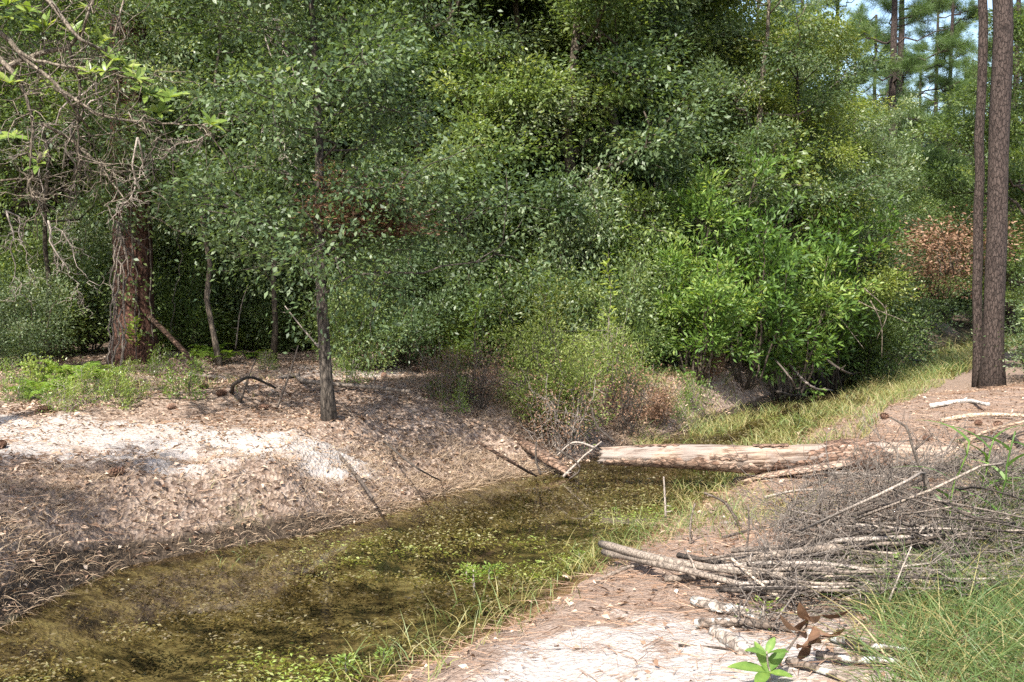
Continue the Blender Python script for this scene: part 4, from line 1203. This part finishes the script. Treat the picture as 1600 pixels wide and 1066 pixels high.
for L in limbs_px:
    P = np.array([at_y(x, y, BY + gb.normal() * .12) for x, y in L]) - bt0
    S = spline(P, 14) + np.cumsum(gb.normal(size=(14, 3)) * .012, 0)
    tube(g, S, np.linspace(.030, .008, 14) if L[0][0] < 0 else np.linspace(.016, .005, 14), 6, .5)
    if L[0][0] < 0:
        hz = np.clip((P[0][2]) / 5.2, 0, 1) * 11; tb = tp[min(int(hz), 10)]
        tube(g, wander(tb, P[0], 5, .06, r=gb), np.linspace(.04, .030, 5), 6, .5)
    for i in range(20):
        q = gb.integers(3, 13)
        d = unit(gb.normal(size=3) + np.array([.25, 0, -.15])) * gb.uniform(.15, .6)
        w2 = wander(S[q], S[q] + d, 6, .3, r=gb)
        tube(g, w2, np.linspace(.006, .002, 6), 4, .6, close=False)
        for _ in range(2):
            q2 = gb.integers(1, 6)
            tube(g, wander(w2[q2], w2[q2] + unit(gb.normal(size=3)) * gb.uniform(.08, .3), 5, .3, r=gb), np.linspace(.003, .0015, 5), 3, .6, close=False)
link('trunk', g.mesh('trunk', M['oak_bark'], True), bay)
for x, y, n, ax in [(12, 8, 6, (-.2, -.3, 1)), (60, 50, 8, (.2, -.5, 1)), (72, 42, 6, (-.3, -.4, 1)), (112, 55, 8, (.2, -.5, 1)), (140, 15, 5, (.1, -.2, 1)), (160, 65, 6, (.5, -.4, 1)), (178, 96, 8, (.2, -.5, 1)), (165, 112, 6, (-.2, -.5, .8)), (198, 105, 6, (.5, -.5, .7)),
                    (214, 122, 5, (.6, -.4, .6)), (228, 148, 7, (.2, -.5, .9)), (240, 150, 6, (.3, -.5, .7)), (266, 152, 6, (.5, -.4, .7)), (248, 176, 6, (.2, -.5, .6)), (140, 116, 7, (0, -.5, 1)), (10, 28, 6, (.2, -.5, .7)), (45, 20, 6, (0, -.5, 1)), (20, 215, 6, (0, -.5, .8)), (60, 258, 6, (0, -.5, .8)), (330, 195, 6, (.5, -.4, .8)), (15, 130, 5, (0, -.5, 1))]:
    rosette(bay, bt0, at_y(x, y, BY + rr.uniform(-.15, .1)), n + 2, ax, 1.15)
# the leafy top of the bay tree, above the picture
_, bl = crown_tree(305, 3.2, 1.7, .3, limbs=12, sec=5, per=50, leaf=(.12, .042), trunk_r=.04, leafmat='bright_leaf', spread=.25, twigs=False)
link('crown', bl, bay, (-1.1, .7, 3.9))


# grey dead branch tangles
def dead_tangle(p0, dirs, label, r0=.02, n=9, name='dead_branch', sub=14, mat='twig', seed=0, size=1.0):
    gg = np.random.default_rng(seed); g = Geo()
    for d in dirs:
        S = wander((0, 0, 0), d, 10, .12, .0, gg)
        L = np.linalg.norm(d)
        tube(g, S, np.linspace(r0, r0 * .25, 10), 6, .5)
        for i in range(sub):
            q = gg.integers(2, 10)
            e = unit(unit(np.array(d)) * .5 + gg.normal(size=3) * .8 + np.array([0, 0, -.25])) * L * gg.uniform(.12, .4)
            w2 = wander(S[q], S[q] + e, 7, .28, .05, gg)
            tube(g, w2, np.linspace(r0 * .35, .0015, 7), 4, .6, close=False)
            for _ in range(2):
                q2 = gg.integers(2, 7)
                tube(g, wander(w2[q2], w2[q2] + unit(gg.normal(size=3)) * L * gg.uniform(.05, .16), 5, .3, r=gg), np.linspace(.003, .0012, 5), 3, .6, close=False)
    return tag(link(name, g.mesh(name, M[mat], True), None, p0), label, 'branch')


for i, (a, b, Y, lb) in enumerate([((75, 345), (130, 470), 13.2, 'tan dead branch hanging in front of the dark wood'), ((10, 330), (30, 460), 13.5, 'pale dead twigs drooping over the low bluish bush'), ((180, 345), (215, 405), 13.8, 'light dead branch crossing the thick old pine'),
                                   ((215, 215), (190, 330), 11.5, 'grey dead twig tangle below the bay tree leaves'), ((110, 200), (120, 320), 10.5, 'dense grey twig tangle below the bay tree limbs'), ((245, 215), (250, 320), 11.0, 'thin drooping dead twigs beside the bay tree limbs'), ((330, 210), (255, 250), 10.8, 'spray of fine bare twigs pointing at the bay tree'),
                                   ((420, 0), (440, 240), 14.5, 'slim bare branch hanging from the canopy beside the slender oak'), ((395, -10), (470, 120), 15.0, 'dark bare branch slanting through the oak leaves'), ((150, 130), (40, 240), 11.2, 'bare grey branch slanting back under the bay tree')]):
    A = at_y(*a, Y); B = at_y(*b, Y + .1)
    dead_tangle(A, [B - A, (B - A) * .8 + np.array([.12, .1, .05])], lb, .012, seed=900 + i)
# hanging vine
va = at_y(187, 350, 15.9); vb = on_ground(180, 585)
gv = Geo()
for i in range(5):
    o_ = rng.normal(size=3) * .03
    tube(gv, wander(np.zeros(3) + o_, vb - va + o_ * 2, 22, .035), np.linspace(.010, .014, 22), 5, .5)
pts = np.linspace(0, 1, 260)[:, None] * (vb - va) + rng.normal(size=(260, 3)) * .045
blades(gv, pts, unit(rng.normal(size=(260, 3)) + np.array([0, 0, -.5])), .10, .006, .5, .8, 2)
tag(link('hanging_vine', gv.mesh('hanging_vine', M['twig']), None, va), 'pale grey vine bundle hanging to the ground by the thick old pine', 'vine')
for a, b, Y, lb in [((275, 300), (268, 520), 17.2, 'thin vine hanging between the dark trunks'), ((330, 330), (326, 470), 16.8, 'slack grey vine hanging in the shaded wood'), ((60, 250), (90, 420), 14.5, 'thin grey vine hanging over the low bluish bush')]:
    A = at_y(*a, Y); B = at_y(*b, Y); g = Geo(); tube(g, wander(np.zeros(3), B - A, 16, .06), .007, 5, .5)
    tag(link('hanging_vine', g.mesh('hanging_vine', M['twig']), None, A), lb, 'vine')

# leafy creeper up the thick old pine
pv = on_ground(213, 566); gs_ = Geo(); gl_ = Geo(); gq = np.random.default_rng(55)
zz = np.linspace(0, 7.5, 40)
for q in range(4):
    a0 = -1.9 + q * .5
    aa = a0 + np.cumsum(gq.normal(size=40) * .10)
    tube(gs_, np.stack([np.cos(aa) * .33 - .012 * zz, np.sin(aa) * .33, zz], 1), .011, 5, .5)
n = 2400; z_ = gq.uniform(.4, 8.5, n); keep = fbm(z_ * 1.4, z_ * 0 + 2, 91) + gq.normal(size=n) * .12 > .5
z_ = z_[keep]; n = len(z_); aa = gq.normal(-1.4, .8, n); r_ = .33 + np.abs(gq.normal(size=n)) * .16
O = np.stack([np.cos(aa), np.sin(aa), 0 * aa], 1)
leaves(gl_, O * r_[:, None] + np.stack([-.012 * z_, 0 * z_, z_], 1), O * .4 + gq.normal(size=(n, 3)) * .5 + np.array([0, 0, -.5]), O + gq.normal(size=(n, 3)) * .5 + np.array([0, 0, .5]), gq.uniform(.04, .09, n), gq.uniform(.025, .05, n), np.clip(gq.normal(.45, .18, n), 0, 1))
plant_tree('creeper', (gs_.mesh('stems', M['twig']), gl_.mesh('foliage', M['oak_leaf'])), (pv[0], pv[1], pv[2]), 0, 1, 'leafy creeper climbing the bark of the thick old pine', 'creeper', None, ('stems', 'foliage'))

# dry magnolia-like leaves on a dark stick, seedling, sprigs
DL = [big_leaf('dead_leaf', .13, .05, 'dead_leaf', c, tt_, 20 + i) for i, (c, tt_) in enumerate([(.4, .35), (.6, .5), (.3, .2)])]
b0 = on_ground(1205, 1052); tipp = at_y(1272, 958, b0[1] + .05)
dc = tag(link('dead_leaf_spray', None, None, b0), 'brown curled dead leaves hanging on a thin dark stick', 'dead leaves')
g = Geo(); S = spline(np.array([b0, at_y(1235, 1010, b0[1]), tipp]) - b0, 10); tube(g, S, np.linspace(.007, .004, 10), 5, .5)
link('stem', g.mesh('stem', M['dark_stick'], True), dc)
for x, y, n, ax in [(1262, 968, 2, (-.3, -.6, -.8)), (1272, 978, 3, (.2, -.5, -.9)), (1283, 962, 2, (.7, -.4, -.5)), (1258, 985, 2, (-.5, -.5, -.8)), (1274, 992, 3, (0, -.5, -1)), (1262, 1002, 2, (0, -.4, -1))]:
    rosette(dc, b0, at_y(x, y, b0[1] + rr.uniform(-.05, .05)), n, ax, 1.0, DL)
s0 = on_ground(1200, 1072)
sd = tag(link('seedling', None, None, s0), 'young seedling with broad green leaves in the sand', 'seedling')
g = Geo(); tube(g, wander((0, 0, -.03), at_y(1198, 1018, s0[1]) - s0, 7, .05), .004, 5, .5); link('stem', g.mesh('stem', M['twig']), sd)
SL = [big_leaf('leaf', .15, .06, 'bay_leaf', .2, .35, 40), big_leaf('leaf', .13, .055, 'bay_leaf', .1, .5, 41)]
rosette(sd, s0, at_y(1199, 1050, s0[1]), 5, (0, -.3, 1), .95, SL)
rosette(sd, s0, at_y(1198, 1022, s0[1]), 3, (.1, -.3, 1), .8, SL)
for px, py, h, lb in [(1192, 985, .14, 'tiny yellow green sprig by the lichen branch'), (1390, 945, .25, 'yellow green sprig on the leaning twig')]:
    p = on_ground(px, py)
    plant_tree('sprig', sapling(px, h, .035, 'bright_leaf', 40), p, 0, 1, lb, 'sprig', None, ('stem', 'foliage'))
for px, py, h, lb in [(1490, 835, .55, 'broad bladed cane leaning in the brush on the mound'), (1560, 850, .65, 'taller broad bladed cane behind the long grass'), (1590, 800, .5, 'broad bladed cane beside the far end of the sticks'), (1530, 800, .45, 'small broad bladed cane on the brush mound')]:
    p = on_ground(px, py); e = tag(link('cane_plant', None, None, p), lb, 'cane plant')
    g = Geo(); S = wander((0, 0, -.03), (.08, 0, h), 8, .06); tube(g, S, .005, 5, .5); link('stem', g.mesh('stem', M['bay_leaf']), e)
    for q in range(7):
        g = Geo(); a = rr.uniform(0, 6.28); B = S[1 + q % 7]
        blades(g, np.zeros((1, 3)), np.array([[math.cos(a), math.sin(a) * .6, 1.0]]), rr.uniform(.22, .38), .022, .45, .8, 5)
        link('leaf', g.mesh('leaf', M['bay_leaf']), e, B)

# ------------------------------------------------------------------ ground cover: litter, needles, straw, grass, weed
def field(n, box, accept, seed):
    g = np.random.default_rng(seed)
    x = g.uniform(box[0], box[1], n); y = g.uniform(box[2], box[3], n)
    ok = np.abs(x) < .50 * y + 1.2
    x, y = x[ok], y[ok]
    h, d, left = land(x, y)
    p = accept(x, y, h, d, left)
    k = g.random(len(x)) < p
    return x[k], y[k], h[k], d[k], left[k], g


def blobw(x, y, px, py, z, sx, sy):
    c = at_z(px, py, z)
    return np.exp(-((x - c[0]) / sx) ** 2 - ((y - c[1]) / sy) ** 2)


def sandy(x, y, h, d, left):
    return np.clip(masks(x, y, h, d, left)['sand'], 0, 1.2)


# fallen leaves
def acc(x, y, h, d, left):
    s = sandy(x, y, h, d, left)
    return np.where(left, (d > .04) * np.clip(1.0 - .8 * s, .3, 1) * (.35 + .65 * (fbm(x * 1.7, y * 1.7, 5) > .4)), (d > .0) * .16 * np.clip(1.1 - s, .1, 1)) * np.where(y > 14, .6, 1)
x, y, h, d, left, g = field(170000, (-9, 9, 3, 18), acc, 1)
n = len(x); a = g.uniform(0, 6.28, n); lf = Geo()
P = np.stack([x, y, h + g.uniform(.002, .022, n)], 1)
leaves(lf, P, np.stack([np.cos(a), np.sin(a), g.normal(size=n) * .35], 1), unit(np.array([0, 0, 1.]) + g.normal(size=(n, 3)) * .45), np.clip(g.lognormal(-3.15, .38, n), .015, .11), np.clip(g.lognormal(-3.9, .35, n), .008, .05), np.clip(g.normal(.52, .24, n), 0, 1), .3)
tag(link('leaf_litter', lf.mesh('leaf_litter', M['litter'])), 'dry brown fallen leaves covering the banks', kind='stuff')

# fallen pine needles
def acc(x, y, h, d, left):
    s = sandy(x, y, h, d, left)
    return np.where(left, (d > .05) * (.9 * blobw(x, y, 60, 760, .55, 1.0, .8) + .25), (d > .05) * np.clip(1.0 - .72 * s, .1, 1)) * np.where(y > 13, .55, 1)
x, y, h, d, left, g = field(110000, (-9, 9, 3, 17), acc, 2)
n = len(x); a = g.uniform(0, 6.28, n); nd = Geo()
P = np.stack([x, y, h + g.uniform(.002, .025, n)], 1)
blades(nd, P, np.stack([np.cos(a), np.sin(a), g.uniform(.0, .22, n)], 1), g.uniform(.10, .24, n), g.uniform(.003, .005, n), np.clip(g.normal(.5, .22, n), 0, 1), .12, 2, g)
tag(link('fallen_needles', nd.mesh('fallen_needles', M['red_needle'])), 'fallen reddish pine needles on the sand', kind='stuff')

# straw fringe along the left bank and dry grass
def acc(x, y, h, d, left):
    f = left * (d > 0) * (d < .95) * (y < 11.5) * (1.0 - .8 * d / .95) * np.clip(1.1 - .8 * sandy(x, y, h, d, left), 0, 1)
    f = f * (.5 + .5 * (fbm(x * 1.5, y * 1.5, 9) > .45))
    f = f + left * (d > 0) * .95 * (blobw(x, y, 735, 615, .65, .75, .9) + .6 * blobw(x, y, 980, 650, .3, .7, .7)) + left * (d > .02) * .6 * blobw(x, y, 610, 550, .9, .6, .6)
    return np.clip(f, 0, 1)
x, y, h, d, left, g = field(420000, (-7, 3, 4.5, 15), acc, 3)
n = len(x); st = Geo(); a = g.uniform(0, 6.28, n)
P = np.stack([x, y, h], 1)
tow = np.array([.45, -.75, 0]) * np.clip(1 - d / .6, 0, 1)[:, None]
D = tow + np.stack([np.cos(a) * .7, np.sin(a) * .7, g.uniform(.25, 1.3, n)], 1)
blades(st, P, D, g.uniform(.04, .17, n) * np.where(y > 10, 1.35, 1), g.uniform(.003, .006, n), np.clip(g.normal(.5, .22, n), 0, 1), g.uniform(.2, 1.1, n), 3, g)
tag(link('dry_grass', st.mesh('dry_grass', M['straw'])), 'dry straw coloured grass hanging over the bank', kind='stuff')

# living grass
def acc(x, y, h, d, left):
    pt = .35 + .9 * (fbm(x * 2.1, y * 2.1, 15) > .46)
    f = (~left) * (d > -.38) * (d < .5) * (y < 12) * .8 * np.exp(-np.abs(d - .02) / .2) * pt
    f = f + .9 * blobw(x, y, 1110, 810, .1, .75, .8) * (d > -.3)
    far = (y > 12.2) * (x > 1.5)
    f = f + far * ((left & (d < 1.3)) | (~left & (d < 1.0))) * (d > -.5) * .7 * (.15 + 1.1 * (fbm(x * 1.3, y * 1.3, 84) > .45)) * np.where(left, np.clip(1 - sstep(15.5, 18, y), .08, 1), 1)
    f = f + 1.5 * blobw(x, y, 1620, 985, .45, .80, 1.0) * (~left) * (d > 1.2) * sstep(1330, 1440, 800 + x / y * F_PX) * (.5 + .5 * pt)
    f = f + .55 * left * (blobw(x, y, 390, 780, .4, .35, .35) + .5 * blobw(x, y, 250, 620, .65, 1.0, .6))
    return np.clip(f, 0, 1)
x, y, h, d, left, g = field(520000, (-6, 19, 3, 38), acc, 4)
n = len(x); gr = Geo(); a = g.uniform(0, 6.28, n)
lush = blobw(x, y, 1590, 980, .45, 1.0, 1.2)
L = g.uniform(.08, .30, n) * (1 + .8 * lush) * np.where(y > 20, 1.6, 1) * np.where(left & (y < 12), .4, 1)
T = np.clip(g.normal(.40, .18, n) + .35 * lush + .9 * (fbm(x * .9, y * .9, 83) - .5), 0, 1)
T = np.where(g.random(n) < .28, g.uniform(0, .25, n), T)
blades(gr, np.stack([x, y, np.maximum(h, -.03)], 1), np.stack([np.cos(a) * .4, np.sin(a) * .4, g.uniform(.7, 1.2, n)], 1), L, g.uniform(.004, .008, n) * np.where(y > 12, np.where(y > 20, 3.0, 1.6), 1), T, g.uniform(.3, 1.0, n), 3, g)
tag(link('grass', gr.mesh('grass', M['grass'])), 'thin green and straw grass along the stream margins', kind='stuff')

def acc(x, y, h, d, left):
    u = 800 + x / y * F_PX
    return np.clip(sstep(1330, 1500, u + (fbm(x * 3, y * 3, 77) - .5) * 160) * (d > 1.0) * (y < 5.9 + 1.3 * sstep(1480, 1580, u)) * (y > 3.6) * (.35 + .9 * (fbm(x * 2.5, y * 2.5, 78) > .42)), 0, 1)
x, y, h, d, left, g = field(30000, (1.2, 4.2, 3.6, 7.2), acc, 8)
n = len(x); gr = Geo(); a = g.uniform(0, 6.28, n)
T = np.where(g.random(n) < .24, g.uniform(0, .25, n), np.clip(g.normal(.78, .16, n), 0, 1))
blades(gr, np.stack([x, y, h - .01], 1), np.stack([np.cos(a) * .55 - .15, np.sin(a) * .5, g.uniform(.6, 1.2, n)], 1), g.uniform(.12, .46, n), g.lognormal(-5.2, .4, n), T, g.uniform(.4, 1.2, n), 4, g)
tag(link('long_grass', gr.mesh('long_grass', M['grass'])), 'long arching green grass beside the brush pile', kind='stuff')

# weed mats in the shallow water
def acc(x, y, h, d, left):
    m = fbm(x * 1.1, y * 2.0, 51); m2 = fbm(x * 4.5, y * 6.5, 53)
    return (d < -.02) * np.clip((m * .7 + m2 * .8 - .64) * 6, 0, 1) * np.where(d > -.35, np.where(left, .35, 1), 1)
x, y, h, d, left, g = field(1000000, (-6, 8, 3.2, 20), acc, 5)
n = len(x); al = Geo(); a = g.uniform(0, 6.28, n)
grn = fbm(x * .8, y * 1.3, 57)
nearright = np.clip(1.2 - np.abs(d) / .9, 0, 1) * (~left)
T = np.clip(.30 + 1.7 * (grn - .5) + .35 * (fbm(x * 9, y * 12, 59, 2) - .4) + .24 * nearright + g.normal(size=n) * .13, 0, 1)
leaves(al, np.stack([x, y, g.uniform(-.04, .008, n)], 1), np.stack([np.cos(a), np.sin(a), g.normal(size=n) * .2], 1), unit(np.array([0, 0, 1.]) + g.normal(size=(n, 3)) * .35), g.uniform(.012, .045, n), g.uniform(.006, .018, n), T, .2)
tag(link('water_weed', al.mesh('water_weed', M['algae'])), 'brown and yellow green weed mats in the shallow stream', kind='stuff')
# small leafy plants standing in the water
for px, py, s in [(742, 918, 1.0), (765, 905, .8), (728, 900, .7), (780, 890, .45), (905, 870, .45), (600, 1035, .6), (540, 1050, .7), (960, 800, .4)]:
    p = at_z(px, py, 0)
    plant_tree('water_plant', sapling(int(px), .14, .045, 'bright_leaf', 90), (p[0], p[1], -.02), rr.uniform(0, 6), s, 'small bright leafed plant standing in the shallow water', 'water plant', 'leafy plants in the shallow water', ('stem', 'foliage'))

# fine twig debris of the brush pile: little forked twigs
g = Geo()
for i in range(1900):
    x0 = g1.uniform(1130, 1620); y0 = g1.uniform(762, 870) if g1.random() < .85 else g1.uniform(865, 940)
    if x0 < 1230 - (y0 - 762) * .5: continue
    p = at_z(x0, y0, .5)
    p = np.array([p[0], p[1], ground_z(p[0], p[1]) + abs(g1.gauss(0, .11))])
    d_ = unit(np.array([g1.gauss(.5, .7), g1.gauss(0, .6), g1.gauss(.18, .3)])) * g1.uniform(.12, .55)
    S = wander(p, p + d_, 6, .22); r_ = g1.uniform(.002, .0055)
    tube(g, S, np.linspace(r_, .0012, 6), 3, .5, close=False)
    for _ in range(2):
        q = g1.randrange(1, 5); e_ = unit(d_ + np.array([g1.gauss(0, .3), g1.gauss(0, .3), g1.gauss(.1, .2)])) * np.linalg.norm(d_) * g1.uniform(.2, .5)
        tube(g, wander(S[q], S[q] + e_, 4, .2), np.linspace(r_ * .6, .001, 4), 3, .5, close=False)
tag(link('twig_debris', g.mesh('twig_debris', M['brush_twig'])), 'fine dead twig debris over the brush pile', kind='stuff')
